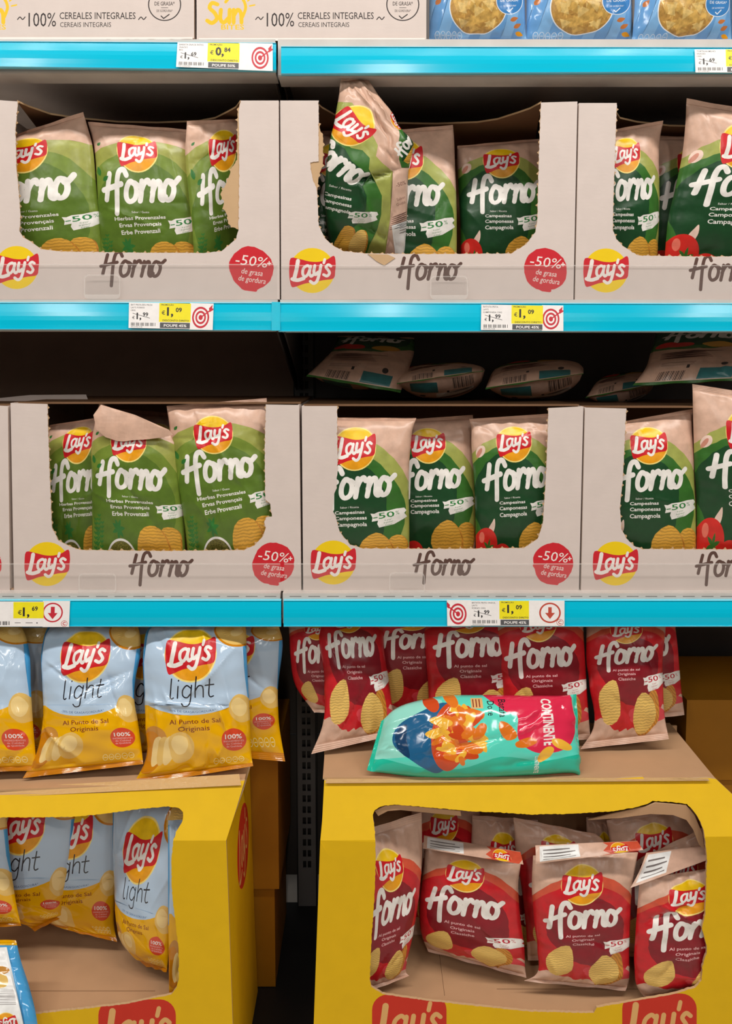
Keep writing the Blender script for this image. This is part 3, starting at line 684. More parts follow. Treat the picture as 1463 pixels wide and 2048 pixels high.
RAIL_Y = -.012
def shelf(drop, py_top, rails, slots=False):
    zt = zat(py_top, 0.0); out = []
    for (xa, xb, corners, lab) in rails:
        t = thing('shelf', lab, 'shelf', (xa, 0, zt))
        TL, TR, BR, BL = [unp(x, y, RAIL_Y-(0 if k < 2 else .008)) for k, (x, y) in enumerate(corners)]
        zb = min(BL[2], BR[2])+.004
        boxes('deck', [(xa, xb, 0.0, .465, zt-.024, zt)], 'shelf_white', t)
        A = Art(); A.rect(xa*1000, zb*1000, xb*1000, zt*1000, 'shelf_white')
        if slots:
            for k in range(60):
                x = xa*1000+14+k*38
                if x < xb*1000-30: A.rect(x, zt*1000-7.5, x+24, zt*1000-6.3, 'dark_steel')
        sheet('front_lip', A.bake(), lambda v: np.stack([v[:, 0]*.001, np.full(len(v), -.008), v[:, 1]*.001], 1), .006, 'shelf_white', 'shelf_white', t)
        boxes('lip_return', [(xa, xb, -.006, .048, zb-.002, zb+.001), (xa, xb, .042, .048, zb, zt-.024)], 'shelf_white', t)
        # blue price rail: slightly convex channel with paler rims
        n = 10; V, Fc, Fm = [], [], []
        prof = [(0, .0015), (.03, .0035), (.05, .0018), (.18, .0024), (.35, .0032), (.5, .0035), (.65, .0032), (.82, .0022), (.95, .0016), (.965, .0036), (1, .002)]
        for (q, y) in prof:
            for i in range(n+1):
                s = i/n; P = (TL*(1-s)+TR*s)*(1-q)+(BL*(1-s)+BR*s)*q; V.append((P[0], P[1]-y, P[2]))
        m = len(prof)*(n+1)
        V += [(p[0], p[1]+.007, p[2]) for p in V]
        for j in range(len(prof)-1):
            for i in range(n):
                a = j*(n+1)+i; Fc.append((a, a+n+1, a+n+2, a+1)); Fm.append(1 if j in (0, 9) else 0)
                Fc.append((a+m, a+1+m, a+n+2+m, a+n+1+m)); Fm.append(0)
            for i in (0, n):
                a = j*(n+1)+i; Fc.append((a, a+m, a+n+1+m, a+n+1)); Fm.append(0)
        for i in range(n):
            Fc.append((i, i+1, i+1+m, i+m)); Fm.append(1); a = (len(prof)-1)*(n+1)+i; Fc.append((a, a+m, a+1+m, a+1)); Fm.append(1)
        mesh_obj('price_rail', V, Fc, Fm, ['rail_blue', 'rail_rim'], t)
        # bracket plates at the ends that meet the upright
        bx = xb-.006 if abs(xb-SEAM) < .03 else (xa+.003 if abs(xa-SEAM) < .03 else None)
        if bx is not None:
            f = [(bx, .0, zt-.026), (bx, .0, zt-.055), (bx, .45, zt-drop), (bx, .45, zt-.026)]
            hexa('bracket', f, [(p[0]+.003, p[1], p[2]) for p in f], 'dark_steel', t)
        out.append((t, zt))
    return out
sx0, sx1 = SEAM-.002, SEAM+.003
S0 = shelf(.10, 82, [(X_L, sx0, [(-760, 78), (552, 86), (552, 143), (-760, 126)], 'top white metal shelf edged in blue, bay of the yellow sun emblem carton sliver'),
                    (sx1, X_R, [(562, 93), (1880, 96), (1880, 144), (562, 150)], 'top white metal shelf edged in blue, carrying the blue corn snack bags')])
S1 = shelf(.19, 600, [(X_L, sx0, [(-760, 603), (553, 605), (553, 662), (-760, 657)], 'middle white metal shelf edged in blue under the light green herb bags in upper carton'),
                     (sx1, X_R, [(557, 605), (1880, 607), (1880, 663), (557, 664)], 'middle white metal shelf edged in blue under the crushed tall green bag')])
S2 = shelf(.15, 1184, [(X_L, sx0, [(-760, 1199), (562, 1199), (562, 1253), (-760, 1253)], 'lowest white metal shelf edged in blue above the blue and yellow bags'),
                      (sx1, X_R, [(567, 1199), (1880, 1199), (1880, 1253), (567, 1253)], 'lowest white metal shelf edged in blue above the red bags')], True)
# clip joining the two middle rails
A = Art(); A.rect(543, -661, 560, -604, 'rail_blue')
tag(sheet('rail_joiner', A.bake(), lambda v: unp(v[:, 0], -v[:, 1], -.0168-.008*(-v[:, 1]-604)/57), .001, 'rail_blue', 'rail_rim'), 'blue clip covering the joint of the middle shelf rails', 'rail clip')

# ------------------------------------------------------------------ clear risers with tabs
def rounded(x0, y0, x1, y1, r, n=5):
    out = []
    for cx, cy, a0 in ((x1-r, y1-r, 0), (x0+r, y1-r, math.pi/2), (x0+r, y0+r, math.pi), (x1-r, y0+r, 1.5*math.pi)):
        out += [(cx+r*math.cos(a0+i*math.pi/2/n), cy+r*math.sin(a0+i*math.pi/2/n)) for i in range(n+1)]
    return out
def riser(label, x0, x1, ytop, ybot, tab):
    t = thing('clear_shelf_riser', label, 'shelf riser', at(x0, ybot, -.005), 'clear plastic strips along the shelf fronts')
    A = Art(); A.rect(x0, -ybot, x1, -ytop, 'clear'); A.rect(x0, -ytop-2.2, x1, -ytop, 'clear_edge')
    sheet('pane', A.bake(), lambda v: unp(v[:, 0], -v[:, 1], -.004), .0012, 'clear', 'clear_edge', t)
    a, b, c, d = tab
    A = Art(); A.poly(rounded(a, -d, c, -b, 9), 'clear_edge'); A.poly(rounded(a+2, -d+3, c-2, -b-2, 8), 'clear'); A.rect(a+2, -d+1, c-2, -d+9, 'clear_edge')
    sheet('tab', A.bake(), lambda v: unp(v[:, 0], -v[:, 1], -.0075), .001, 'clear', 'clear_edge', t)
riser('clear plastic riser before the upper carton of light green bags', -600, 554, 528, 599, (168, 549, 240, 598))
riser('clear plastic riser before the cartons with the crushed tall green bag', 562, 1780, 530, 600, (860, 552, 935, 599))
riser('clear plastic riser before the lower carton of light green bags', -600, 560, 1127, 1184, (157, 1147, 232, 1188))
riser('clear plastic riser before the lower dark green bag cartons', 568, 1780, 1127, 1184, (778, 1145, 849, 1189))

# ------------------------------------------------------------------ price labels
def arrow_target(A, cx, cy, r, flip=False):
    for k, m in ((1, 'ink_red'), (.8, 'paper'), (.62, 'ink_red'), (.42, 'paper'), (.24, 'ink_red')): A.ell(cx, cy, r*k*.78, r*k, m, 28)
    s = -1 if flip else 1
    A.stroke([(cx, cy), (cx+s*r*.95, cy+r*.75)], r*.12, 'ink_red', 1)
    A.poly([(cx+s*r*.8, cy+r*.5), (cx+s*r*1.28, cy+r*.82), (cx+s*r*1.02, cy+r*.86), (cx+s*r*1.05, cy+r*1.2), (cx+s*r*.72, cy+r*.86)], 'ink_red')
def logo_c(A, x, y, r, m):
    A.ring(x, y, r, r*.16, m, 20)
    A.stroke([(x+r*.4, y+r*.35), (x, y+r*.5), (x-r*.45, y), (x, y-r*.5), (x+r*.4, y-r*.35)], r*.24, m, 3)
def price_ticket(A, x0, x1, y0, y1, head, old, new, code):
    H = y1-y0; xm = x0+(x1-x0)*.49
    A.rect(x0, y0, x1, y1, 'paper'); A.rect(xm, y0+H*.26, x1, y1, 'paper_yellow'); A.rect(xm+2, y0+1, x1-1, y0+H*.24, 'paper_grey')
    for i, t in enumerate(head[:-1]): A.text(t, x0+4, y1-6-5.6*i, 3.3, 'ink', 'l', bold=.01)
    A.text('€', x0+7, y0+H*.36, 6, 'ink', 'l', bold=.01); A.text(old[0]+',', x0+15.5, y0+H*.36, 13, 'ink', 'l', bold=.035); A.text(old[1], x0+28, y0+H*.47, 8, 'ink', 'l', bold=.03)
    A.stroke([(x0+8, y0+H*.58), (x0+42, y0+H*.40)], 1, 'ink', 1)
    for i in range(26):
        if (i*7+3) % 5 != 1: A.rect(x0+5+i*1.9, y0+H*.09, x0+6.1+i*1.9, y0+H*.22, 'ink')
    A.text(code, x0+5, y0+1.4, 2.6, 'ink', 'l')
    A.text('PROMOÇÃO', xm+4, y1-5, 3.2, 'ink', 'l', bold=.02)
    A.text('€', xm+5, y0+H*.55, 8, 'ink', 'l', bold=.015); A.text(new[0]+',', xm+15.5, y0+H*.52, 17, 'ink', 'l', bold=.035); A.text(new[1], xm+33, y0+H*.66, 9, 'ink', 'l', bold=.03)
    A.text('DESCONTO DIRETO', (xm+x1)/2+2, y0+H*.29, 3.6, 'ink', bold=.02, width=(x1-xm)*.84)
    A.text(head[-1], (xm+x1)/2+1, y0+H*.075, 5.4, 'paper', bold=.02, width=(x1-xm)*.72) if head[-1].startswith('POUPE') else None
def label_thing(lab, px, parts):
    """px = the ticket's four corners on the rail in the photo (TL,TR,BR,BL); parts = [(name, art builder)] on a w x h mm card"""
    W4 = [unp(x, y, -.0178 if k < 2 else -.0258) for k, (x, y) in enumerate(px)]
    t = thing('price_label', lab, 'price label', (W4[2]+W4[3])/2, 'price labels on the blue rails')
    for k, (nm, Wd, Hd, A) in enumerate(parts):
        def fn(v):
            u = (v[:, 0]/Wd)[:, None]; q = (v[:, 1]/Hd)[:, None]
            P = (W4[0]*(1-u)+W4[1]*u)*q+(W4[3]*(1-u)+W4[2]*u)*(1-q); P[:, 1] -= .0004*k; return P
        sheet(nm, A.bake(), fn, .0004, 'paper', 'paper', t)
def promo(lab, px, head, old, new, save, code, W, tx=None, flip=False, arrow=False):
    H = 54.0; A = Art()
    if tx is None: tx = (0, 124)
    B = Art()
    price_ticket(A, tx[0], tx[1], 1, H-1, head+('POUPE '+save,), old, new, code)
    parts = []
    if flip: B.rect(0, 0, tx[0]+2, H, 'paper'); arrow_target(B, 22, 25, 22, True)
    else: B.rect(tx[1]-2, 0, W, H, 'paper'); arrow_target(B, W-25, 25, 22)
    parts.append(('target_card', W, H, B)); parts.append(('ticket', W, H, A))
    if arrow:
        D = Art(); D.rect(tx[1]-2, 0, W, H, 'paper'); D.ring(tx[1]+40, 28, 20, 3.4, 'ink_rust', 32); D.poly([(tx[1]+36.5, 40), (tx[1]+43.5, 40), (tx[1]+43.5, 28), (tx[1]+50, 28), (tx[1]+40, 15), (tx[1]+30, 28), (tx[1]+36.5, 28)], 'ink_rust'); logo_c(D, W-9, 8, 6.5, 'ink_rust')
        parts.append(('arrow_card', W, H, D))
    label_thing(lab, px, parts)
promo('price label reading 0,84 with red target on the top blue rail', [(355, 84), (545, 87), (545, 142), (352, 135)], ('BARRITA SNACK INTEG', 'SNACKS', '80G'), ('1', '69'), ('0', '84'), '50%', '5601234567890', 190)
promo('price label cut by the photo edge on the top blue rail under the corn bags', [(1388, 98), (1582, 98), (1582, 146), (1390, 146)], ('TORTILHA MILHO', 'SNACKS', '110G'), ('1', '69'), ('0', '84'), '50%', '5601234567891', 190)
promo('price label reading 1,09 under the light green herb bags with target', [(258, 604), (427, 607), (425, 660), (257, 657)], ('BAT FRITA ERV PROV', "LAY'S FORNO", '130G'), ('1', '99'), ('1', '09'), '45%', '8410199217185', 169)
promo('price label reading 1,09 under the dark green country bags with target', [(962, 608), (1126, 611), (1126, 662), (961, 661)], ('BATATA FRITA', "LAY'S", 'CAMPONESA 130G'), ('1', '99'), ('1', '09'), '45%', '8410199217208', 165)
promo('price label with target, 1,09 ticket and red down arrow above the red bags', [(893, 1200), (1128, 1201), (1128, 1252), (894, 1252)], ('BATATA FRITA ONDUL', "LAY'S", 'FORNO 130G'), ('1', '99'), ('1', '09'), '45%', '8410199221212', 235, (46, 166), True, True)
A = Art(); A.rect(-110, 1, 88, 53, 'paper'); A.rect(27, 18, 88, 52, 'paper_yellow'); A.text('€', 36, 26, 9, 'ink', 'l', bold=.02); A.text('1,', 46, 23, 18, 'ink', 'l', bold=.035); A.text('69', 64, 34, 9, 'ink', 'l', bold=.03)
for i in range(50): A.rect(-100+i*2.4, 4, -98.7+i*2.4+(i % 3)*.3, 12, 'ink') if (i*7) % 5 != 1 else None
A.rect(30, 8, 42, 9.4, 'ink_grey'); A.rect(52, 8, 66, 9.4, 'ink_grey'); A.ell(75, 8.5, 1.4, 1.4, 'ink', 8)
B = Art(); B.rect(86, 0, 140, 54, 'paper'); B.ring(106, 30, 19, 3, 'ink_red', 32); B.poly([(102, 42), (110, 42), (110, 29), (116, 29), (106, 16), (96, 29), (102, 29)], 'ink_red'); logo_c(B, 130, 7, 6, 'ink_red')
label_thing('price label reading 1,69 with red down arrow above the blue bags', [(0, 1202), (140, 1202), (138, 1254), (0, 1254)], [('arrow_card', 140, 54, B), ('ticket', 140, 54, A)])

# ------------------------------------------------------------------ white cartons
def jag(pts, step=5.0, amp=.7, seed=1, bump=0.0, pitch=20.0, sgn=1):
    """densify a torn edge; bump adds the perforation tabs"""
    rnd = random.Random(seed); out = []; acc = rnd.uniform(0, pitch)
    for (x0, y0), (x1, y1) in zip(pts[:-1], pts[1:]):
        l = math.hypot(x1-x0, y1-y0); n = max(1, int(l/step)); nx, ny = -(y1-y0)/(l+1e-9), (x1-x0)/(l+1e-9)
        for i in range(n):
            s = acc+l*i/n; b = bump*max(0, math.sin(2*math.pi*s/pitch))**5*(1+.4*rnd.uniform(-1, 1)) if bump else 0
            o = rnd.uniform(-amp, amp)+sgn*b
            out.append((x0+(x1-x0)*i/n+nx*o, y0+(y1-y0)*i/n+ny*o))
        acc += l
    out.append(pts[-1]); return out
def blob50(A, cx, cy, r):
    rnd = random.Random(int(cx)); A.ell(cx, cy, r, r, 'print_red', 44, .05, int(cx))
    A.stroke([(cx-r*.9, cy-r*.1), (cx-r*.3, cy-r*.85), (cx+r*.2, cy-r*.98)], r*.16, 'print_red', 3)
    A.text('-50%', cx-r*.02, cy+r*.12, r*.48, 'print_white', bold=.0, width=r*1.45, rot=-.12, shear=.1); A.text('+', cx+r*.72, cy+r*.1, r*.28, 'print_white', 'l', bold=.02)
    A.text('de grasa', cx+r*.02, cy-r*.28, r*.26, 'print_white', width=r*.98, rot=-.14, shear=.15); A.text('de gordura', cx+r*.02, cy-r*.62, r*.26, 'print_white', width=r*1.25, rot=-.14, shear=.15)
def carton(label, outer, opening, d0, dep, marks, lid=None, tear=None, seed=1, flaps=()):
    """outer TL,TR,BR,BL and the opening's torn edge (left top .. bottom .. right top), in photo pixels at depth d0"""
    TL, TR, BR, BL = outer
    g = 'white printed crisp cartons on the shelves'
    p4 = [unp(x, y, d0) for x, y in outer]
    x0, x1 = min(p4[0][0], p4[3][0]), max(p4[1][0], p4[2][0]); zt = (p4[0][2]+p4[1][2])/2; zb = (p4[2][2]+p4[3][2])/2
    t = thing('carton', label, 'carton', ((x0+x1)/2, d0, zb), g)
    op = jag(opening, 3, .4, seed, .9, 21, 1)
    A = Art(); A.poly([(x, -y) for x, y in [TL]+op+[TR, BR, BL]], 'card_white')
    for mk in marks: mk(A)
    sheet('front_panel', A.bake(), lambda v: unp(v[:, 0], -v[:, 1], d0), .0012, 'kraft', 'kraft_edge', t)
    ln = jag(tear or opening, 2.5, .4, seed+50, -3.4, 21, 1)
    A = Art(); A.poly([(x, -y) for x, y in [(TL[0]+1, TL[1]+1)]+ln+[(TR[0]-1, TR[1]+1), (BR[0]-1, BR[1]), (BL[0]+1, BL[1])]], 'kraft_edge')
    sheet('front_liner', A.bake(), lambda v: unp(v[:, 0], -v[:, 1], d0+.0013), .0022, 'kraft', 'kraft_edge', t)
    ya, yb = d0+.004, d0+dep
    for s in (0, 1):
        a, b = (p4[0], p4[3]) if s == 0 else (p4[1], p4[2]); k = .0035 if s == 0 else -.0035
        f = [(a[0], ya, a[2]), (a[0]+k, ya, a[2]), (b[0]+k, ya, b[2]), (b[0], ya, b[2])]
        hexa('side_panel', f, [(p[0], yb, p[2]) for p in f], 'card_white', t)
    boxes('back_panel', [(x0+.004, x1-.004, yb-.0035, yb, zb, zt-.004)], 'kraft', t)
    boxes('base_panel', [(x0+.004, x1-.004, ya, yb-.004, zb+.0005, zb+.004)], 'kraft', t)
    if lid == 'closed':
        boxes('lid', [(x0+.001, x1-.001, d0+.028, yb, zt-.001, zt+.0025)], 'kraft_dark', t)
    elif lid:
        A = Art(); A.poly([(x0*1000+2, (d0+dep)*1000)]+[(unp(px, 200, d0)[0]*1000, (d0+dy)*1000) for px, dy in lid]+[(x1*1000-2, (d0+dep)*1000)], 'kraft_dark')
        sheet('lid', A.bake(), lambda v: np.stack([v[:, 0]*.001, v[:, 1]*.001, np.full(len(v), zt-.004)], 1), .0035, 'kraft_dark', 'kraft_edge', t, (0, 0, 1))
    for nm, poly, mat, dd in flaps:
        A = Art(); A.poly([(x, -y) for x, y in poly], mat); sheet(nm, A.bake(), lambda v: unp(v[:, 0], -v[:, 1], dd), .0008, 'kraft', 'kraft_edge', t)
    return t
def mk_lays(x, y, r): return lambda A: lays(A, x, -y, r, .0, False)
def mk_forno(x, y, w): return lambda A: forno(A, x, -y, w/158.0, 'print_brown', .0, 8.5)
def mk_blob(x, y, r): return lambda A: blob50(A, x, -y, r)
def shift(pts, dx, dy): return [(x+dx, y+dy) for x, y in pts]
LIDW = lambda a, b: [(a, 0.0), (a+10, .03), (a+35, .075), (a+80, .10), (a+160, .125), (a+240, .13), (b-200, .13), (b-110, .12), (b-70, .10), (b-35, .06), (b-15, .035), (b, .0)]
o1 = [(36, 203), (31, 258), (33, 336), (37, 377), (41, 434), (39, 463), (46, 474), (61, 483), (82, 498), (123, 503), (260, 505), (410, 506), (443, 502), (471, 479), (476, 462), (477, 430), (478, 330), (477, 222), (481, 201)]
t1 = [(36, 203), (31, 258), (33, 336), (37, 377), (41, 434), (39, 463), (46, 474), (61, 483), (82, 498), (123, 503), (260, 505), (410, 506), (443, 502), (471, 479), (482, 462), (468, 455), (456, 448), (455, 432), (446, 414), (448, 402), (440, 388), (449, 374), (459, 350), (463, 335), (474, 322), (475, 222), (481, 201)]
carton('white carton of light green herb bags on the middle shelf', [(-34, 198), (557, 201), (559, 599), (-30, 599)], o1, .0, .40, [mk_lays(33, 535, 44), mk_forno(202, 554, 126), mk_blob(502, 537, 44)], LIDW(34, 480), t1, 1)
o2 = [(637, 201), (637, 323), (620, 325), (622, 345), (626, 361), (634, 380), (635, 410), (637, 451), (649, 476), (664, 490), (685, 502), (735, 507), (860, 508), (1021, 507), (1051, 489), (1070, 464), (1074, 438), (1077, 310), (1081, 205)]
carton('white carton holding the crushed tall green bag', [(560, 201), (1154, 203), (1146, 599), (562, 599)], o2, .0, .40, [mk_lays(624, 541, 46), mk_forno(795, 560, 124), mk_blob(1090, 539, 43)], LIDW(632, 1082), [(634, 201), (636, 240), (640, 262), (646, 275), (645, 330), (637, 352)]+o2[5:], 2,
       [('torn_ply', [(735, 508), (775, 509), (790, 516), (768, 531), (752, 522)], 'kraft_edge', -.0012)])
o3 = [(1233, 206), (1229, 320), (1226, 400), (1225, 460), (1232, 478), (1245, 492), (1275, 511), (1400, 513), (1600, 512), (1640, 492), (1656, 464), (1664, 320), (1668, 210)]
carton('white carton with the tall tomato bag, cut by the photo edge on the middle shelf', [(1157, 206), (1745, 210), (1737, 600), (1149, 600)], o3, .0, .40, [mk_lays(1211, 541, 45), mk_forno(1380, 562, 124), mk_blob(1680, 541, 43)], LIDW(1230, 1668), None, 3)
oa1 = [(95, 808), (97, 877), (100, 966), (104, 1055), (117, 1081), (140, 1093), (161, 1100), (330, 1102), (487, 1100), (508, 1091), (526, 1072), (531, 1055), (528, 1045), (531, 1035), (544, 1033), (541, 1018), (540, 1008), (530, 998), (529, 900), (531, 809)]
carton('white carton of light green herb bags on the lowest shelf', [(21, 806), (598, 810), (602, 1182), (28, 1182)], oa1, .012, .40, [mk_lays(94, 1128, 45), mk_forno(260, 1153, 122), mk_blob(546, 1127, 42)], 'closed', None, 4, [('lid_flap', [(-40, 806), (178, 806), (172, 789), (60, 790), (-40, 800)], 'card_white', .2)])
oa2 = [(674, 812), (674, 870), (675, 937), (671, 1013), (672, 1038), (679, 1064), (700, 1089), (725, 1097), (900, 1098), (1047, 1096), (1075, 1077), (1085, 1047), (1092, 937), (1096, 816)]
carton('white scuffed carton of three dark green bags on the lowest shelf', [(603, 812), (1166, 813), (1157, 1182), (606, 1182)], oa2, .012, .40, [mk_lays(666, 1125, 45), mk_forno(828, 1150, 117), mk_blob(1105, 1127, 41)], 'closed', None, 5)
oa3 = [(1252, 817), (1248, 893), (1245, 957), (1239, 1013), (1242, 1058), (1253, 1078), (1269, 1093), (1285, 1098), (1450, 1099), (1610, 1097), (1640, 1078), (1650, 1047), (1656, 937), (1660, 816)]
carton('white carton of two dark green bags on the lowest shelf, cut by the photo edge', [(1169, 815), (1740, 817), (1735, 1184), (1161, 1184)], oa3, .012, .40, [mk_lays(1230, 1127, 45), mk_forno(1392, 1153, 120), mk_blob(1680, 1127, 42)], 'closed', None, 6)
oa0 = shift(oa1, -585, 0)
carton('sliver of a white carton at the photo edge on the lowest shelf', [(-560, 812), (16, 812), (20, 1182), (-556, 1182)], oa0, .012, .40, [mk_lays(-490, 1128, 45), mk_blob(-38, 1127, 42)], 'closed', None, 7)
# snack bar cartons on the top shelf
SUN = [[(20, 44), (9, 47), (4, 37), (14, 27), (19, 15), (9, 6), (-1, 11)], [(27, 33), (26, 14), (33, 7), (42, 16)], [(45, 33), (44, 7)], [(53, 33), (53, 7)], [(53, 20), (61, 33), (68, 26), (69, 7)]]
def sun_carton(label, x0, x1, yb, sq, seed):
    t = thing('carton', label, 'carton', at((x0+x1)/2, yb, -.002), 'white snack cartons on the top shelf')
    A = Art(); A.rect(x0, -yb, x1, 190, 'card_white')
    sx = sq-118
    A.strokes(SUN, sx, -52, .98, 8, 'print_sun', 0, 3); A.stroke([(sx+36, -4), (sx+50, 10), (sx+68, 4), (sx+76, -14), (sx+70, -34)], 6, 'print_sun', 4)
    for (a, b) in (((sx+84, -12), (sx+94, -10)), ((sx+80, -2), (sx+88, 4)), ((sx+72, 8), (sx+78, 16))): A.stroke([a, b], 3, 'print_sun', 1)
    A.text('BITES', sx+50, -59, 10, 'print_sun', bold=.02, width=46)
    for qx in (sq-22, sq+220): A.stroke([(qx, -39), (qx+5, -34), (qx+10, -39), (qx+15, -34)], 2, 'print_black', 3)
    A.text('100%', sq, -53, 29, 'print_black', 'l', 0, .0, 55)
    A.text('CEREALES INTEGRALES', sq+62, -38, 14, 'print_black', 'l', 0, .006, 152); A.text('CEREAIS INTEGRAIS', sq+63, -54, 10, 'print_black', 'l', 0, .003, 102)
    cx = sq+272; A.ring(cx, -9, 32, 2.2, 'print_black', 40)
    A.text('-30%', cx, 4, 12, 'print_black', bold=.01); A.text('DE GRASA*', cx, -11, 8, 'print_black', bold=.01, width=40); A.rect(cx-7, -16, cx+7, -15, 'print_black'); A.text('DE GORDURA*', cx, -24, 5, 'print_black', bold=.01, width=32)
    A.stroke([(cx-7, -32), (cx-2, -37), (cx+9, -29)], 2.2, 'print_black', 1)
    sheet('front_panel', A.bake(), lambda v: unp(v[:, 0], -v[:, 1], -.002), .003, 'kraft', 'kraft_edge', t)
    a, b = unp(x0, yb, -.002), unp(x1, -190, -.002); u = unp(x1, yb, -.002)
    xa, xb = a[0], u[0]
    for q in (xa, xb-.003): boxes('side_panel', [(q, q+.003, .002, .36, a[2], b[2])], 'card_white', t)
    boxes('back_panel', [(xa+.004, xb-.004, .357, .36, a[2], b[2])], 'card_white', t)
    boxes('base_panel', [(xa+.004, xb-.004, .002, .356, a[2], a[2]+.003)], 'kraft', t)
    A = Art(); A.poly(jag([(x0+4, -yb-.5), (x0+120, -yb-2.5), (x1-60, -yb-1.5), (x1-3, -yb-1)], 7, .8, seed)+[(x1-3, -yb+3), (x0+4, -yb+3)], 'print_white')
    sheet('torn_edge', A.bake(), lambda v: unp(v[:, 0], -v[:, 1], -.004), .001, 'kraft', 'kraft_edge', t)
sun_carton('white snack carton with whole grain lettering, yellow emblem cut by photo edge', -71, 388, 77, 57, 1)
sun_carton('white snack carton with complete yellow sun emblem beside the blue bags', 393, 852, 79, 533, 2)

# ------------------------------------------------------------------ yellow display cartons
def display_panel(name, t, outline, opening, crease, topl, d_low, d_top, logos, step=40):
    """front of a display carton: upright lower face plus a sloping upper face, bent at the crease"""
    def cy(x): return np.interp(x, [crease[0][0], crease[1][0]], [crease[0][1], crease[1][1]])
    def ty(x): return np.interp(x, [topl[0][0], topl[1][0]], [topl[0][1], topl[1][1]])
    A = Art(); A.poly([(x, -y) for x, y in outline], 'card_yellow')
    A.poly([(crease[0][0]-300, -crease[0][1]), (crease[1][0]+300, -crease[1][1]), (crease[1][0]+300, 0), (crease[0][0]-300, 0)], 'card_yellow')
    for (cx, cyy, r) in logos:
        A.poly(rounded(cx-r*1.02, -cyy-r*.9, cx+r*1.02, -cyy+r*.78, r*.42, 6), 'print_brick')
        for pts, wd in LAYS: A.stroke([(cx+p[0]*r*1.08, -cyy+p[1]*r*1.3-r*.08) for p in pts], wd*r*1.05, 'print_tan', 4)
    A.poly([(x, -y) for x, y in opening], None)
    b = A.bake(step)
    def fn(v):
        x, y = v[:, 0], -v[:, 1]; c = cy(x); k = np.clip((c-y)/(c-ty(x)), 0, 1.3)
        return unp(x, y, d_low+(d_top-d_low)*k)
    return sheet(name, b, fn, .005, 'kraft', 'kraft_edge', t), fn
def kr(pts): return jag(pts+[pts[0]], 4, .7, 3)[:-1]
DL, DT, DB = -.14, -.08, .16
# the one with the red bags
zfl = zat(2028, DL)-.002; ztp = zat(1557, DT)
tR = thing('display_carton', 'yellow display carton of red bags below the turquoise bag', 'carton', at(1050, 2388, DL), 'yellow floor display cartons')
outR = [(648, 1561), (760, 1563), (900, 1566), (1075, 1560), (1170, 1561), (1285, 1554), (1290, 1560), (1415, 1556), (1431, 1558), (1463, 1588), (1482, 1672), (1487, 1900), (1492, 2388), (619, 2388), (627, 2048), (634, 1850), (640, 1683), (644, 1640)]
opR = [(745, 1630), (749, 1620), (764, 1612), (788, 1609), (861, 1615), (936, 1622), (1000, 1625), (1057, 1629), (1127, 1628), (1222, 1623), (1269, 1615), (1294, 1608), (1304, 1602), (1340, 1604), (1373, 1608), (1389, 1625), (1402, 1648), (1408, 1667), (1413, 1717), (1410, 1825), (1403, 1856), (1412, 1890), (1413, 1904), (1404, 1932), (1402, 1961), (1389, 1975), (1348, 1988), (1285, 1999), (1193, 2015), (1187, 2026), (1095, 2024), (1060, 2023), (951, 2012), (861, 2002), (800, 1994), (764, 1988), (742, 1973), (739, 1961), (743, 1871), (749, 1781), (751, 1708), (749, 1660)]
display_panel('front_panel', tR, outR, kr(opR), [(640, 1683), (1463, 1673)], [(648, 1561), (1431, 1557)], DL, DT, [(818, 2046, 73), (1318, 2044, 73)])
def quad_sheet(name, pts, mat, t, thick=.004, direction=(0, 0, -1), back='kraft'):
    P = [np.array(p, float) for p in pts]
    A = Art(); A.rect(0, 0, 1, 1, mat)
    def fn(v):
        u, q = v[:, 0][:, None], v[:, 1][:, None]; return (P[0]*(1-u)+P[1]*u)*(1-q)+(P[3]*(1-u)+P[2]*u)*q
    return sheet(name, A.bake(.2), fn, thick, back, 'kraft_edge', t, direction)
a, b = at(645, 1557, DT), at(1430, 1557, DT)
quad_sheet('top_panel', [(a[0], DT+.004, ztp), (b[0], DT+.004, ztp), (b[0]+.004, DB, ztp), (a[0]-.004, DB, ztp)], 'kraft', tR)
def disp_body(t, XL, XR, zb, zfl, ztp, DLx, DBx):
    for X, s in ((XL, 1), (XR, -1)):
        pass
    (xl0, xl1), (xr0, xr1) = XL, XR
    boxes('back_panel', [(min(xl0, xl1)+.006, max(xr0, xr1)-.006, DBx-.004, DBx, zb, ztp-.005)], 'kraft', t)
    fx0, fx1 = (min(xl0, xl1)+.008)*1000, (max(xr0, xr1)-.01)*1000; fy0, fy1 = (DLx+.006)*1000, (DBx-.005)*1000
    A = Art(); A.rect(fx0, fy0, fx1, fy1, 'kraft'); A.rect(fx1-440, fy0+56, fx1-150, fy0+57.5, 'kraft_dark'); A.rect(fx0+250, fy0+40, fx0+251, fy0+150, 'kraft_dark')
    sheet('tray_floor', A.bake(), lambda v: np.stack([v[:, 0]*.001, v[:, 1]*.001, np.full(len(v), zfl)], 1), .004, 'kraft', 'kraft_edge', t, (0, 0, -1))
def side(t, pts, X, thick, logos=(), mat='card_yellow'):
    """pts = (y,z) outline; X(z) gives the plane; thick along x"""
    A = Art(); A.poly([(y*1000, z*1000) for y, z in pts], mat)
    for (cy_, cz, ry, rz) in logos:
        A.ell(cy_*1000, cz*1000, ry*1000, rz*1000, 'print_brick', 36)
        for p, wd in LAYS: A.stroke([(cy_*1000+q[0]*ry*900, cz*1000+q[1]*rz*1500) for q in p], wd*ry*700, 'print_tan', 3)
    sheet('side_panel', A.bake(40), lambda v: np.stack([X(v[:, 1]*.001), v[:, 0]*.001, v[:, 1]*.001], 1), abs(thick), 'kraft', 'kraft_edge', t, (1 if thick > 0 else -1, 0, 0))
zb = .045; zc = zat(1683, DL)
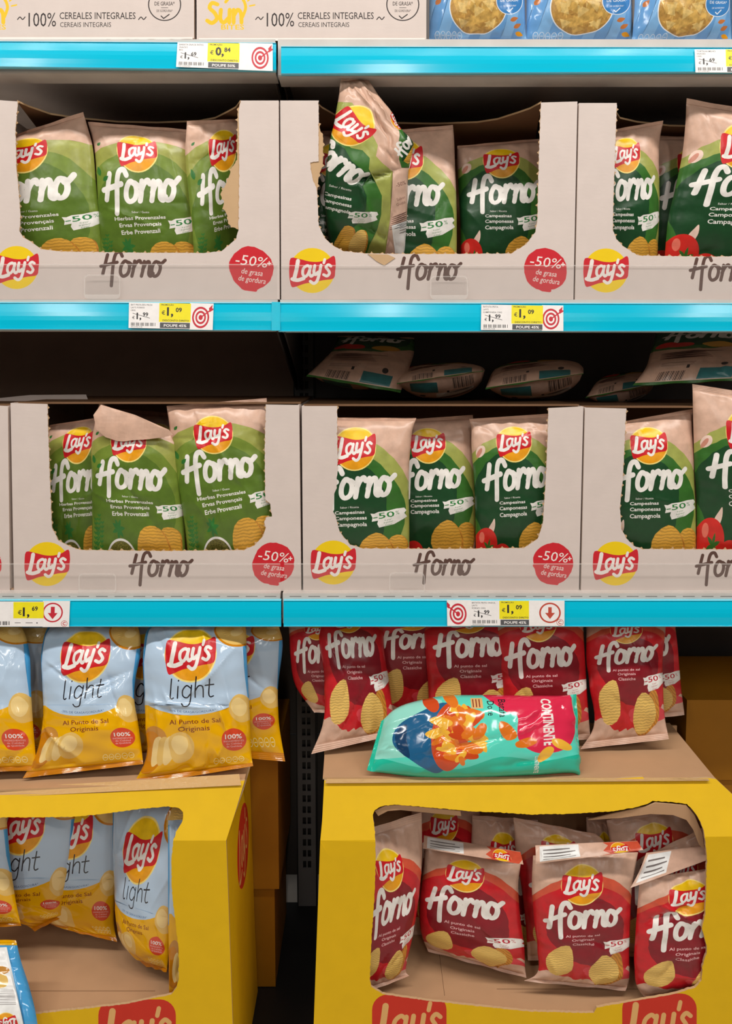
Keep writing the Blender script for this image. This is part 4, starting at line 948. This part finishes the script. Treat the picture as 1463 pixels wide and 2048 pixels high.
xa = at(640, 1683, DL)[0]; xb = at(627, 2048, DL)[0]; zlow = zat(2048, DL)
XRl = lambda z: np.interp(z, [zlow-.2, zlow, zc, ztp], [xb-.006, xb, xa, at(648, 1561, DT)[0]])+.001
xc = at(1482, 1672, DL)[0]; XRr = lambda z: np.interp(z, [zb, zc, ztp], [xc+.008, xc, at(1431, 1557, DT)[0]])-.001
for X, th in ((XRl, .004), (XRr, -.004)):
    side(tR, [(DL+.006, zb), (DL+.006, zc), (DT+.004, ztp-.005), (DB, ztp-.005), (DB, zb)], X, th)
disp_body(tR, (xa, xb), (xc, xc), zb, zfl, ztp, DL, DB)
# kraft lining that shows inside the torn upper corner and along the top
A = Art(); A.poly([(x, -y) for x, y in [(1175, 1640), (1225, 1628), (1290, 1614), (1310, 1606), (1372, 1611), (1388, 1630), (1404, 1668), (1408, 1700), (1398, 1690), (1386, 1660), (1372, 1640), (1345, 1630), (1300, 1628), (1240, 1636), (1180, 1640)]], 'kraft')
sheet('torn_lining', A.bake(), lambda v: unp(v[:, 0], -v[:, 1], -.105), .003, 'kraft_edge', 'kraft_edge', tR)
A = Art(); A.poly([(x, -y) for x, y in [(749, 1622), (770, 1612), (800, 1610), (920, 1622), (922, 1632), (860, 1626), (800, 1620), (775, 1622), (756, 1632)]], 'kraft')
sheet('torn_lining', A.bake(), lambda v: unp(v[:, 0], -v[:, 1], -.100), .003, 'kraft_edge', 'kraft_edge', tR)
quad_sheet('tape', [at(650, 1566, DT-.0085), at(1418, 1561, DT-.0085), at(1410, 1551, DT+.012), at(655, 1553, DT+.012)], 'tape', tR, .0006, (0, 0, -1), 'tape')
# the one with the blue and yellow bags
zflL = zat(2032, DL)-.002; ztL = zat(1577, DT)
tL = thing('display_carton', 'yellow display carton of blue and yellow bags, inner bag spilling over its lip', 'carton', at(0, 2388, DL), 'yellow floor display cartons')
outL = [(-420, 1592), (0, 1590), (205, 1586), (369, 1573), (489, 1561), (470, 1625), (452, 1681), (455, 1760), (465, 2048), (470, 2388), (-420, 2388)]
opL = [(-330, 1640), (0, 1635), (143, 1634), (205, 1628), (287, 1617), (336, 1613), (358, 1616), (366, 1624), (365, 1642), (352, 1664), (347, 1679), (342, 1724), (344, 1790), (351, 1847), (357, 1900), (357, 1958), (353, 1974), (342, 1989), (246, 2009), (70, 2028), (0, 2034), (-330, 2034)]
display_panel('front_panel', tL, outL, kr(opL), [(-420, 1682), (452, 1681)], [(-420, 1592), (489, 1561)], DL, DT, [(274, 2058, 76), (-160, 2060, 76)])
zcL = zat(1681, DL); zlowL = zat(2048, DL); xc0 = at(452, 1681, DL)[0]; xt0 = at(489, 1561, DT)[0]; xb0 = at(465, 2048, DL)[0]
XLr = lambda z: np.interp(z, [zlowL-.2, zlowL, zcL, ztL], [xb0+.006, xb0, xc0, xt0])-.001
XLl = lambda z: np.full(np.shape(z), at(-420, 1681, DL)[0]+.002)
side(tL, [(DL+.006, zb), (DL+.006, zcL), (DT+.004, ztL-.004), (DB, ztL-.004), (DB, zb)], XLr, -.004, [(.045, zat(1690, .045)+.0, .075, .085)])
side(tL, [(DL+.006, zb), (DL+.006, zcL), (DT+.004, ztL-.004), (DB, ztL-.004), (DB, zb)], XLl, .004)
disp_body(tL, (at(-420, 1681, DL)[0],)*2, (xc0, xc0), zb, zflL, ztL, DL, DB)
zt2 = zat(1563, DT)
quad_sheet('top_panel', [(-1.0, DT+.004, zat(1591, DT)), (xt0-.002, DT+.004, zt2-.002), (xt0-.006, DB, zt2-.002), (-1.0, DB, zat(1591, DT))], 'kraft', tL)
quad_sheet('tape', [at(-60, 1597, DT-.009), at(482, 1570, DT-.009), at(478, 1548, DT+.015), at(-60, 1580, DT+.015)], 'tape', tL, .0006, (0, 0, -1), 'tape')
# closed cartons behind
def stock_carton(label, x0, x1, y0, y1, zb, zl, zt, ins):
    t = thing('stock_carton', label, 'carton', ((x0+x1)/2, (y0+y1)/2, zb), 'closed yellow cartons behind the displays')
    boxes('body', [(x0+ins, x1-ins, y0+ins, y1-ins, zb, zl+.02)], 'card_yellow_shade', t); boxes('lid', [(x0, x1, y0, y1, zl, zt)], 'card_yellow_shade', t)  # same yellow card, darkened: the shade behind the displays is in its colour
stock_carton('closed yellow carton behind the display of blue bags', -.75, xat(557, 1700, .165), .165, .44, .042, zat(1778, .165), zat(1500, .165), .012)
stock_carton('closed yellow carton in shadow at the photo edge beside the red bags', .735, 1.12, .17, .44, .042, zat(1560, .17), zat(1400, .17), .008)

# ------------------------------------------------------------------ bags on the middle shelf
G1 = 'light green herb crisp bags'; G2 = 'dark green country crisp bags'; G3 = 'red original crisp bags'; G4 = 'blue and yellow light crisp bags'
bag('herb', R((0, -30, 290, 166, 224, .07, .06), (40, -42, 305, 176, 258, .07, .06), (75, -46, 325, 184, 287, .07, .06), (150, -50, 395, 193, 380, .06, .055), (230, -45, 472, 203, 458, .06, .055), (305, -35, 575, 208, 570, .06, .055)), 'light green herb bag with peaked corner, partly behind post of upper carton', G1, .03)
bag('herb', R((0, 176, 244, 374, 259, .075), (72, 188, 300, 388, 304, .07), (150, 194, 386, 393, 388, .06), (225, 198, 464, 396, 463, .06), (305, 205, 575, 398, 572, .06)), 'light green herb bag standing square in middle of the upper carton', G1, .03)
bag('herb', R((0, 374, 242, 520, 236, .03, .11), (30, 372, 268, 514, 250, .03, .115), (72, 370, 302, 511, 286, .03, .12), (150, 378, 398, 513, 378, .03, .12), (225, 385, 465, 515, 440, .03, .12), (305, 390, 580, 512, 570, .035, .12)), 'light green herb bag turned sideways behind the torn kraft edge of upper carton', G1, .022)
bag('camp', R((0, 600, 262, 735, 262, .15), (150, 598, 390, 738, 390, .14), (305, 600, 570, 735, 570, .13)), 'dark green bag mostly hidden behind the crushed tall bag', G2, .02, .02)
bag('camp', R((0, 722, 266, 905, 250, .10), (40, 718, 290, 908, 285, .10), (72, 716, 317, 909, 322, .095), (150, 714, 397, 912, 395, .085), (225, 716, 468, 913, 468, .08), (305, 718, 580, 912, 580, .08)), 'dark green bag standing just behind the crushed tall bag', G2, .028)
bag('camp', R((0, 914, 292, 1096, 276, .15), (72, 914, 322, 1094, 318, .145), (150, 917, 395, 1096, 390, .13), (225, 920, 455, 1096, 455, .12), (305, 922, 560, 1094, 560, .12)), 'dark green bag set back in shadow at the far end of its carton', G2, .03)
bag('crushed', [(y-155, np.interp(y, CR_Y, CR_L), y, np.interp(y, CR_Y, CR_R), y-(6 if y < 250 else 0), np.interp(y, (155, 330, 440, 500, 545), (.0, .0, .03, .055, .065)), np.interp(y, (155, 330, 440, 500, 545), (.012, .018, .04, .06, .07))) for y in CR_Y], 'crushed tall green bag leaning high out of the middle shelf carton', G2, .034, .02, 7, 1.5,
    creases=[(118, 110, 1.35, 60, -7, 4), (100, 198, -.25, 42, -8, 3), (98, 60, .9, 40, 5, 3), (130, 165, .6, 30, -5, 4), (84, 250, 1.2, 50, 4, 3), (135, 70, 1.2, 50, 5, 3)])
bag('camp', R((0, 1178, 268, 1326, 241, .06, .07), (40, 1174, 292, 1320, 272, .06, .07), (72, 1172, 312, 1317, 303, .055, .07), (150, 1172, 385, 1317, 382, .05, .07), (225, 1172, 455, 1316, 455, .05, .07), (305, 1175, 560, 1312, 560, .05, .07)), 'dark green bag beside the post in the carton with the garlic bag', G2, .03)
bag('camp', R((0, 1300, 272, 1470, 275, .16), (72, 1300, 325, 1472, 325, .15), (150, 1300, 402, 1472, 400, .14), (305, 1300, 565, 1470, 565, .14)), 'dark green bag hidden in shadow between two bags of the edge carton', G2, .025)
bag('camp', R((0, 1372, 197, 1600, 238, .03), (40, 1370, 245, 1600, 270, .03), (72, 1366, 290, 1598, 302, .035), (150, 1350, 375, 1595, 375, .04), (225, 1335, 442, 1590, 447, .045), (305, 1325, 565, 1585, 565, .05)), 'tall bright green bag with tomato, rising above the edge carton on the middle shelf', G2, .034, creases=[(40, 40, 1.2, 40, -4, 5)])

# ------------------------------------------------------------------ bags in the cartons on the lowest shelf
bag('herb', R((0, 232, 818, 420, 832, .19), (150, 232, 940, 420, 940, .18), (305, 232, 1130, 420, 1130, .17)), 'light green herb bag deep behind, only its pale top edge showing', G1, .02, .02)
bag('herb', R((0, 100, 850, 262, 825, .08, .10), (40, 94, 862, 245, 855, .08, .10), (72, 92, 886, 238, 882, .08, .10), (150, 92, 972, 236, 964, .075, .10), (225, 95, 1032, 236, 1028, .075, .10), (305, 97, 1150, 238, 1150, .075, .10)), 'light green herb bag tucked behind the post of lower carton', G1, .026)
b, S = bag('herb', R((0, 199, 806, 342, 864, .06), (30, 191, 838, 352, 872, .055), (72, 184, 878, 358, 890, .05), (150, 183, 955, 362, 972, .045), (225, 184, 1022, 368, 1036, .045), (305, 184, 1150, 372, 1150, .045)), 'light green herb bag with folded slanting top in the lower carton', G1, .03, wr=1.3)
A = Art(); A.poly(cat([(.02, .98), (.98, .30), (.92, .10), (.5, .02), (.3, .0), (.02, .3)], 2, True), 'beige'); 
flap(b, 'folded_top', [(199, 808), (345, 806), (340, 882), (188, 882)], [.027, .03, .016, .018], A.bake(.1))
bag('herb', R((0, 333, 812, 533, 796, .055), (30, 336, 832, 534, 830, .05), (72, 341, 870, 535, 866, .05), (150, 352, 952, 545, 936, .045), (225, 366, 1030, 553, 1006, .04), (305, 380, 1150, 560, 1135, .04)), 'light green herb bag upright with raised corner, at torn side of lower carton', G1, .03, creases=[(60, 40, 1.3, 50, -4, 6), (110, 120, 1.1, 80, 3, 5), (190, 60, 1.9, 40, 3, 6)], wr=1.2)
bag('camp', R((0, 615, 835, 832, 836, .055), (40, 614, 862, 824, 862, .05), (72, 614, 895, 820, 898, .045), (150, 616, 984, 817, 976, .04), (225, 619, 1052, 818, 1046, .04), (305, 624, 1150, 818, 1150, .04)), 'bright dark green bag beside the post, first of three in the scuffed carton', G2, .03, wr=.7)
bag('camp', R((0, 772, 842, 945, 830, .11), (72, 772, 884, 948, 888, .105), (150, 772, 967, 950, 962, .10), (225, 772, 1026, 952, 1020, .095), (305, 775, 1135, 950, 1135, .095)), 'dark green bag set back between two others in the scuffed carton', G2, .028, wr=.7)
bag('camp', R((0, 938, 838, 1116, 826, .07), (30, 942, 855, 1116, 850, .07), (72, 942, 886, 1116, 880, .065), (150, 948, 968, 1118, 958, .06), (225, 950, 1034, 1120, 1022, .06), (305, 952, 1140, 1120, 1140, .06)), 'dark green bag with garlic and tomatoes, last of three in the scuffed carton', G2, .03, wr=.8, creases=[(30, 35, .8, 40, -4, 6)])
bag('camp', R((0, 1206, 850, 1384, 818, .06), (40, 1204, 866, 1384, 856, .06), (72, 1203, 888, 1386, 890, .055), (150, 1202, 968, 1388, 962, .05), (225, 1200, 1034, 1391, 1030, .05), (305, 1205, 1150, 1392, 1150, .05)), 'dark green bag beside the post of the lowest edge carton', G2, .03, wr=.7)
bag('camp', R((0, 1384, 768, 1590, 800, .04), (40, 1385, 822, 1592, 842, .04), (72, 1386, 862, 1592, 872, .04), (150, 1388, 942, 1592, 946, .04), (225, 1392, 1006, 1592, 1012, .045), (305, 1392, 1150, 1590, 1150, .045)), 'taller bright green bag cut by the photo edge in the lowest edge carton', G2, .03, wr=.8)
# bags lying on the carton lids
GL = 'crisp bags lying in shadow on the lowest shelf cartons'
bag('camp', R((305, 612, 752, 800, 786, .16), (250, 630, 735, 812, 752, .20), (150, 660, 706, 826, 712, .27), (0, 676, 672, 828, 676, .36)), 'dark bag lying tilted on the carton lid next to the shelf upright', GL, .02, .06, front='lying', lift=False)
bag('camp', R((305, 793, 768, 966, 742, .12), (150, 800, 748, 968, 740, .28), (0, 812, 748, 950, 744, .43)), 'dark bag lying flat on the lid, middle of the three over the scuffed carton', GL, .02, .058, front='lying', lift=False)
bag('camp', R((305, 970, 778, 1166, 748, .12), (150, 985, 744, 1164, 734, .28), (0, 1000, 744, 1150, 740, .43)), 'dark bag lying flat on the lid with its seal pointing to the upright bags', GL, .022, .062, front='lying', lift=False)
bag('camp', R((305, 1170, 796, 1304, 770, .20), (150, 1190, 770, 1310, 756, .30), (0, 1210, 758, 1310, 752, .44)), 'dark bag lying deep behind the gap between the two dark green cartons', GL, .02, .045, front='lying', lift=False)
bag('camp', R((305, 1264, 772, 1490, 760, .10), (262, 1284, 746, 1492, 738, .13), (150, 1300, 706, 1500, 700, .20), (0, 1312, 662, 1500, 658, .28)), 'dark bag propped up on the lid behind the taller bright green bag', GL, .02, .05, front='lying', lift=False)

# ------------------------------------------------------------------ blue corn bags on the top shelf
G0 = 'blue corn snack bags on the top shelf'
for k, (xl, xr, yb, d, lab) in enumerate(((858, 1052, 89, .05, 'blue corn snack bag next to the white snack carton'), (1052, 1266, 90, .05, 'blue corn snack bag with a bright glint across its window, middle one'), (1264, 1462, 94, .035, 'blue corn snack bag with flared base and nutrition icons'), (1456, 1650, 92, .07, 'blue corn snack bag sliver at the photo edge'))):
    bag('corn', R((0, xl+8, yb-292, xr-8, yb-292, d+.02), (80, xl+4, yb-205, xr-4, yb-205, d+.01), (200, xl+(4 if k == 2 else 0), yb-78, xr-2, yb-78, d), (280, xl-(2 if k == 2 else 0), yb, xr, yb-3, d-.005)), lab, G0, .034, .03, wr=1.2)

# ------------------------------------------------------------------ blue and yellow bags standing on the display carton
bag('light', R((0, -100, 1252, 95, 1250, .07), (75, -105, 1300, 96, 1296, .07), (148, -105, 1380, 92, 1378, .065), (215, -108, 1440, 90, 1438, .06), (310, -100, 1515, 92, 1512, .05)), 'blue and yellow bag half hidden behind the two at the photo edge', G4, .025)
bag('light', R((0, 205, 1252, 395, 1250, .08), (75, 200, 1305, 395, 1300, .075), (148, 200, 1385, 392, 1383, .07), (215, 200, 1445, 392, 1440, .065), (310, 205, 1512, 390, 1512, .06)), 'blue and yellow bag in the gap between the two complete ones', G4, .02, .02)
bag('light', R((0, 378, 1252, 556, 1248, .07), (75, 368, 1300, 565, 1290, .065), (148, 364, 1376, 556, 1370, .06), (215, 362, 1424, 556, 1418, .055), (285, 365, 1485, 562, 1478, .045), (310, 370, 1505, 570, 1523, .03)), 'blue and yellow bag overhanging the carton edge beside the dark gap', G4, .028)
bag('light', R((0, -142, 1250, 40, 1248, .05), (30, -142, 1262, 48, 1262, .035), (75, -142, 1302, 58, 1300, .015), (148, -145, 1385, 62, 1383, -.01), (215, -148, 1450, 66, 1448, -.025), (310, -150, 1550, 74, 1540, -.045)), 'blue and yellow bag on the display carton, cut by the photo edge', G4, .032, wr=1.8)
bag('light', R((0, 98, 1250, 272, 1248, .05), (30, 90, 1266, 279, 1264, .035), (75, 82, 1311, 280, 1312, .012), (110, 83, 1348, 272, 1350, .0), (148, 86, 1388, 268, 1388, -.01), (215, 84, 1452, 276, 1446, -.025), (285, 64, 1525, 284, 1506, -.04), (310, 46, 1556, 286, 1528, -.048)), 'blue and yellow bag standing complete, second on the display carton', G4, .032, creases=[(150, 118, -.35, 60, -5, 7), (165, 150, 1.2, 50, -4, 6), (60, 110, .4, 40, -4, 6)], wr=2.0)
bag('light', R((0, 302, 1250, 490, 1248, .04), (30, 292, 1264, 492, 1262, .025), (75, 286, 1308, 493, 1306, .0), (148, 288, 1388, 497, 1386, -.015), (215, 290, 1450, 500, 1446, -.03), (285, 286, 1532, 503, 1514, -.045), (310, 264, 1572, 506, 1532, -.055)), 'blue and yellow bag with long creased corner, nearest the dark gap and complete', G4, .034, creases=[(60, 165, .1, 70, 4, 4), (175, 175, 1.4, 60, 4, 4), (30, 190, 1.5, 40, 4, 4), (160, 205, 1.3, 34, 5, 4)], wr=1.9)
# red bags standing on the other display carton
bag('red', R((0, 576, 1248, 700, 1246, .10), (100, 578, 1272, 700, 1270, .09), (150, 580, 1312, 700, 1310, .085), (225, 590, 1370, 700, 1368, .08), (305, 628, 1425, 700, 1425, .07)), 'dark red bag in deep shadow leaning over the gap', G3, .02, .02)
bag('red', R((0, 745, 1245, 912, 1243, .12), (100, 745, 1256, 912, 1255, .11), (150, 745, 1285, 912, 1283, .105), (225, 748, 1348, 912, 1345, .10), (305, 750, 1440, 910, 1440, .09)), 'dark red bag set back, second from the slotted upright', G3, .024, .02)
bag('red', R((0, 1215, 1245, 1345, 1243, .12), (100, 1212, 1258, 1350, 1255, .11), (150, 1212, 1300, 1355, 1296, .105), (225, 1215, 1365, 1360, 1360, .10), (305, 1220, 1445, 1368, 1430, .09)), 'dark red bag set back at the far end of the standing red row', G3, .022, .02)
bag('red', R((0, 640, 1246, 760, 1243, .14, .14), (70, 632, 1250, 764, 1248, .11, .12), (110, 632, 1266, 766, 1262, .085, .10), (150, 640, 1302, 768, 1297, .065, .08), (225, 648, 1372, 778, 1364, .045, .065), (285, 640, 1466, 790, 1448, .02, .04), (305, 622, 1508, 796, 1468, .005, .03)), 'red bag with pointed pale corner hanging over the carton edge by the gap', G3, .03, creases=[(40, 150, 1.2, 40, -5, 6)], wr=1.3)
bag('red', R((0, 850, 1245, 1030, 1244, .12), (80, 848, 1252, 1030, 1250, .10), (110, 848, 1266, 1030, 1264, .085), (150, 850, 1300, 1035, 1298, .075), (225, 855, 1366, 1036, 1362, .065), (305, 860, 1465, 1030, 1462, .055)), 'red bag standing behind the bowl picture of the turquoise bag', G3, .03)
bag('red', R((0, 992, 1244, 1165, 1243, .11), (50, 988, 1247, 1166, 1246, .09), (80, 988, 1258, 1166, 1256, .075), (150, 992, 1323, 1170, 1318, .06), (225, 1002, 1386, 1173, 1378, .05), (305, 1010, 1488, 1180, 1478, .045)), 'red bag standing behind the banner end of the turquoise bag', G3, .03, wr=.8)
bag('red', R((0, 1176, 1245, 1330, 1243, .11), (40, 1172, 1248, 1330, 1245, .09), (80, 1172, 1268, 1330, 1262, .07), (150, 1172, 1320, 1325, 1310, .055), (225, 1178, 1372, 1325, 1366, .045), (285, 1182, 1466, 1331, 1450, .035), (305, 1160, 1498, 1337, 1478, .025)), 'red bag fully clear of the turquoise bag, standing with broad pale base', G3, .03, creases=[(160, 160, 1.4, 50, -5, 6)], wr=1.2)
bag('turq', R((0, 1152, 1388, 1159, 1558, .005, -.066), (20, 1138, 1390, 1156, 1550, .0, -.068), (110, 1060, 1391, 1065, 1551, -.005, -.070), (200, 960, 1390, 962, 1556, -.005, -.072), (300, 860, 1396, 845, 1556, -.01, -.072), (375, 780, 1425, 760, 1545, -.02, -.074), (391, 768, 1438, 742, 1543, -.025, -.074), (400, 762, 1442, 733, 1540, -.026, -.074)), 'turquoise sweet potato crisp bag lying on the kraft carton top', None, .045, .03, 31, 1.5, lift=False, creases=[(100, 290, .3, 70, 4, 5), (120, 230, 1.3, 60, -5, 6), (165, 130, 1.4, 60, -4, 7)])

# ------------------------------------------------------------------ bags inside the red display carton
def fold_art(logo=True):
    A = Art(); A.rect(0, 0, 1, 1, 'beige'); A.poly([(.62, 0), (.70, .12), (.64, .4), (.70, .8), (.66, 1), (1, 1), (1, .5), (.96, 0)], 'red_orange') if logo else None
    A.rect(.04, .12, .42, .95, 'back_white')
    for i in range(4): A.rect(.07, .24+i*.17, .38-(i % 2)*.05, .29+i*.17, 'back_grey')
    if logo:
        B = Art(); lays(B, 0, 0, 1, math.pi); B.xform(lambda p: (.80+p[0]*.085, .5+p[1]*.46))
        k = len(A.v); A.v += B.v; A.f += [[i+k for i in f] for f in B.f]; A.m += B.m
    return A.bake(.06)
FA = fold_art(); FB = fold_art(False)
bag('red', R((0, 944, 1630, 1075, 1640, .05), (72, 942, 1700, 1076, 1704, .05), (150, 945, 1775, 1078, 1775, .045), (305, 950, 1905, 1078, 1905, .04)), 'red bag at the back of the display opening, pale top under the yellow edge', G3, .022, .02)
bag('red', R((0, 822, 1596, 960, 1596, .08), (72, 822, 1650, 960, 1650, .08), (150, 822, 1720, 960, 1720, .075), (305, 825, 1870, 960, 1870, .07)), 'dark red bag deepest in the display, over the folded bag', G3, .022, .02)
bag('red', R((0, 1172, 1634, 1240, 1640, .06), (72, 1172, 1700, 1245, 1700, .06), (305, 1175, 1890, 1245, 1890, .05)), 'red bag squeezed narrow behind the two front bags, only its pale top showing', G3, .018, .018)
bag('red', R((0, 1026, 1634, 1190, 1668, .0), (30, 1028, 1660, 1205, 1680, .0), (72, 1030, 1698, 1212, 1704, -.005), (150, 1042, 1775, 1220, 1775, -.01), (225, 1050, 1840, 1222, 1840, -.015), (305, 1055, 1920, 1225, 1920, -.02)), 'red bag standing right behind the front bag with curved lettering', G3, .026, .022)
bag('red', R((0, 1212, 1640, 1400, 1612, .01, -.01), (40, 1216, 1665, 1402, 1640, .01, -.01), (72, 1220, 1692, 1404, 1672, .005, -.015), (150, 1225, 1770, 1410, 1755, .0, -.02), (305, 1235, 1915, 1415, 1905, -.01, -.03)), 'red bag in the back row below the torn corner of the display', G3, .022, .022)
b, S = bag('red', R((0, 1280, 1716, 1420, 1648, -.045, -.06), (40, 1290, 1736, 1440, 1690, -.045, -.06), (72, 1290, 1765, 1440, 1720, -.05, -.06), (150, 1295, 1840, 1445, 1810, -.055, -.065), (305, 1300, 1960, 1450, 1950, -.06, -.07)), 'red bag with crumpled pale top wedged behind the bag at the display side', G3, .02, .018, wr=1.6)
b, S = bag('red', R((0, 690, 1672, 842, 1624, -.075, -.03), (32, 700, 1712, 844, 1684, -.085, -.035), (72, 712, 1745, 843, 1725, -.09, -.04), (150, 716, 1850, 836, 1800, -.095, -.05), (225, 714, 1915, 824, 1872, -.10, -.06), (285, 712, 1968, 812, 1945, -.105, -.075), (305, 714, 1992, 818, 1952, -.108, -.08)), 'red bag turned sideways behind the frame of the display opening', G3, .022, .022, wr=1.2)
b, S = bag('red', R((0, 850, 1682, 1042, 1720, -.002, -.062), (72, 846, 1735, 1036, 1768, -.01, -.07), (150, 838, 1800, 1040, 1836, -.012, -.075), (225, 840, 1858, 1048, 1896, -.012, -.078), (285, 850, 1890, 1050, 1942, -.012, -.08), (305, 856, 1902, 1052, 1956, -.012, -.082)), 'red bag with folded top leaning in the display, second from its frame', G3, .032, .026, top=9.5, wr=1.1)
flap(b, 'folded_top', [(847, 1671), (1040, 1704), (1046, 1729), (845, 1697)], [-.02, -.09, -.122, -.05], FA)
b, S = bag('red', R((0, 1066, 1702, 1277, 1694, -.08), (72, 1063, 1770, 1264, 1772, -.09), (150, 1068, 1846, 1260, 1840, -.092), (225, 1074, 1898, 1258, 1895, -.095), (285, 1068, 1952, 1256, 1966, -.098), (305, 1048, 1962, 1250, 1981, -.10)), 'red bag with curved lettering, front and centre in the display', G3, .03, .026, top=9.5, wr=1.4)
flap(b, 'folded_top', [(1070, 1691), (1274, 1682), (1286, 1700), (1070, 1728)], [-.100, -.106, -.126, -.122], FA)
b, S = bag('red', R((0, 1279, 1752, 1480, 1718, -.10), (72, 1275, 1800, 1480, 1788, -.105), (150, 1270, 1868, 1480, 1858, -.108), (225, 1268, 1932, 1475, 1918, -.11), (285, 1278, 1982, 1470, 1968, -.112), (305, 1292, 1998, 1470, 1982, -.113)), 'red bag at the side of the display, lettering cut by the torn frame', G3, .024, .024, top=9.5, wr=1.8, creases=[(50, 100, -.4, 50, -6, 6), (70, 90, .5, 40, 5, 5)])
flap(b, 'folded_top', [(1292, 1706), (1412, 1690), (1425, 1716), (1260, 1776)], [-.07, -.07, -.112, -.118], FB)

# ------------------------------------------------------------------ bags inside the blue display carton
bag('light', R((0, -40, 1575, 152, 1572, .04), (75, -44, 1655, 149, 1652, .035), (148, -38, 1735, 140, 1732, .03), (215, -32, 1796, 130, 1792, .025), (262, 6, 1830, 126, 1812, .02), (290, 52, 1850, 124, 1826, .02), (310, 70, 1862, 132, 1830, .02)), 'blue and yellow bag hanging inside the display with a pointed foot, beside the edge bag', G4, .028, .024)
bag('light', R((0, 62, 1580, 242, 1578, .055), (75, 60, 1668, 240, 1662, .05), (148, 62, 1742, 236, 1738, .045), (215, 70, 1798, 229, 1794, .04), (285, 110, 1852, 229, 1858, .03), (310, 150, 1864, 234, 1884, .02)), 'blue and yellow bag between two others deep inside the display', G4, .024, .022)
bag('light', R((0, 224, 1590, 400, 1600, .01, -.05), (75, 227, 1690, 366, 1716, .0, -.06), (148, 232, 1775, 346, 1812, -.005, -.065), (215, 236, 1838, 340, 1872, -.01, -.07), (285, 258, 1898, 335, 1928, -.02, -.075), (310, 286, 1930, 333, 1944, -.03, -.075)), 'blue and yellow bag turned at an angle beside the frame of its display', G4, .028, .022)
bag('light', R((0, 336, 1640, 420, 1640, -.085, -.05), (148, 336, 1800, 430, 1800, -.085, -.05), (310, 338, 1992, 430, 1990, -.09, -.05)), 'sliver of a blue bag squeezed behind the display frame', G4, .015, .02)
bag('light', R((0, -150, 1600, 10, 1600, -.02), (75, -150, 1670, 16, 1670, -.02), (148, -150, 1735, 22, 1735, -.025), (215, -140, 1795, 30, 1793, -.03), (310, -120, 1855, 42, 1852, -.035)), 'blue and yellow bag inside the display cut by the photo edge', G4, .026, .022)
bag('backlight', R((0, 80, 2085, -120, 2092, -.185), (60, 72, 2030, -128, 2036, -.172), (150, 58, 1972, -135, 1976, -.140), (250, 40, 1915, -138, 1915, -.11), (310, 32, 1880, -140, 1880, -.10)), 'upside down bag showing its white back, lying over the lip of the display', G4, .024, .012, back='back', lift=False)
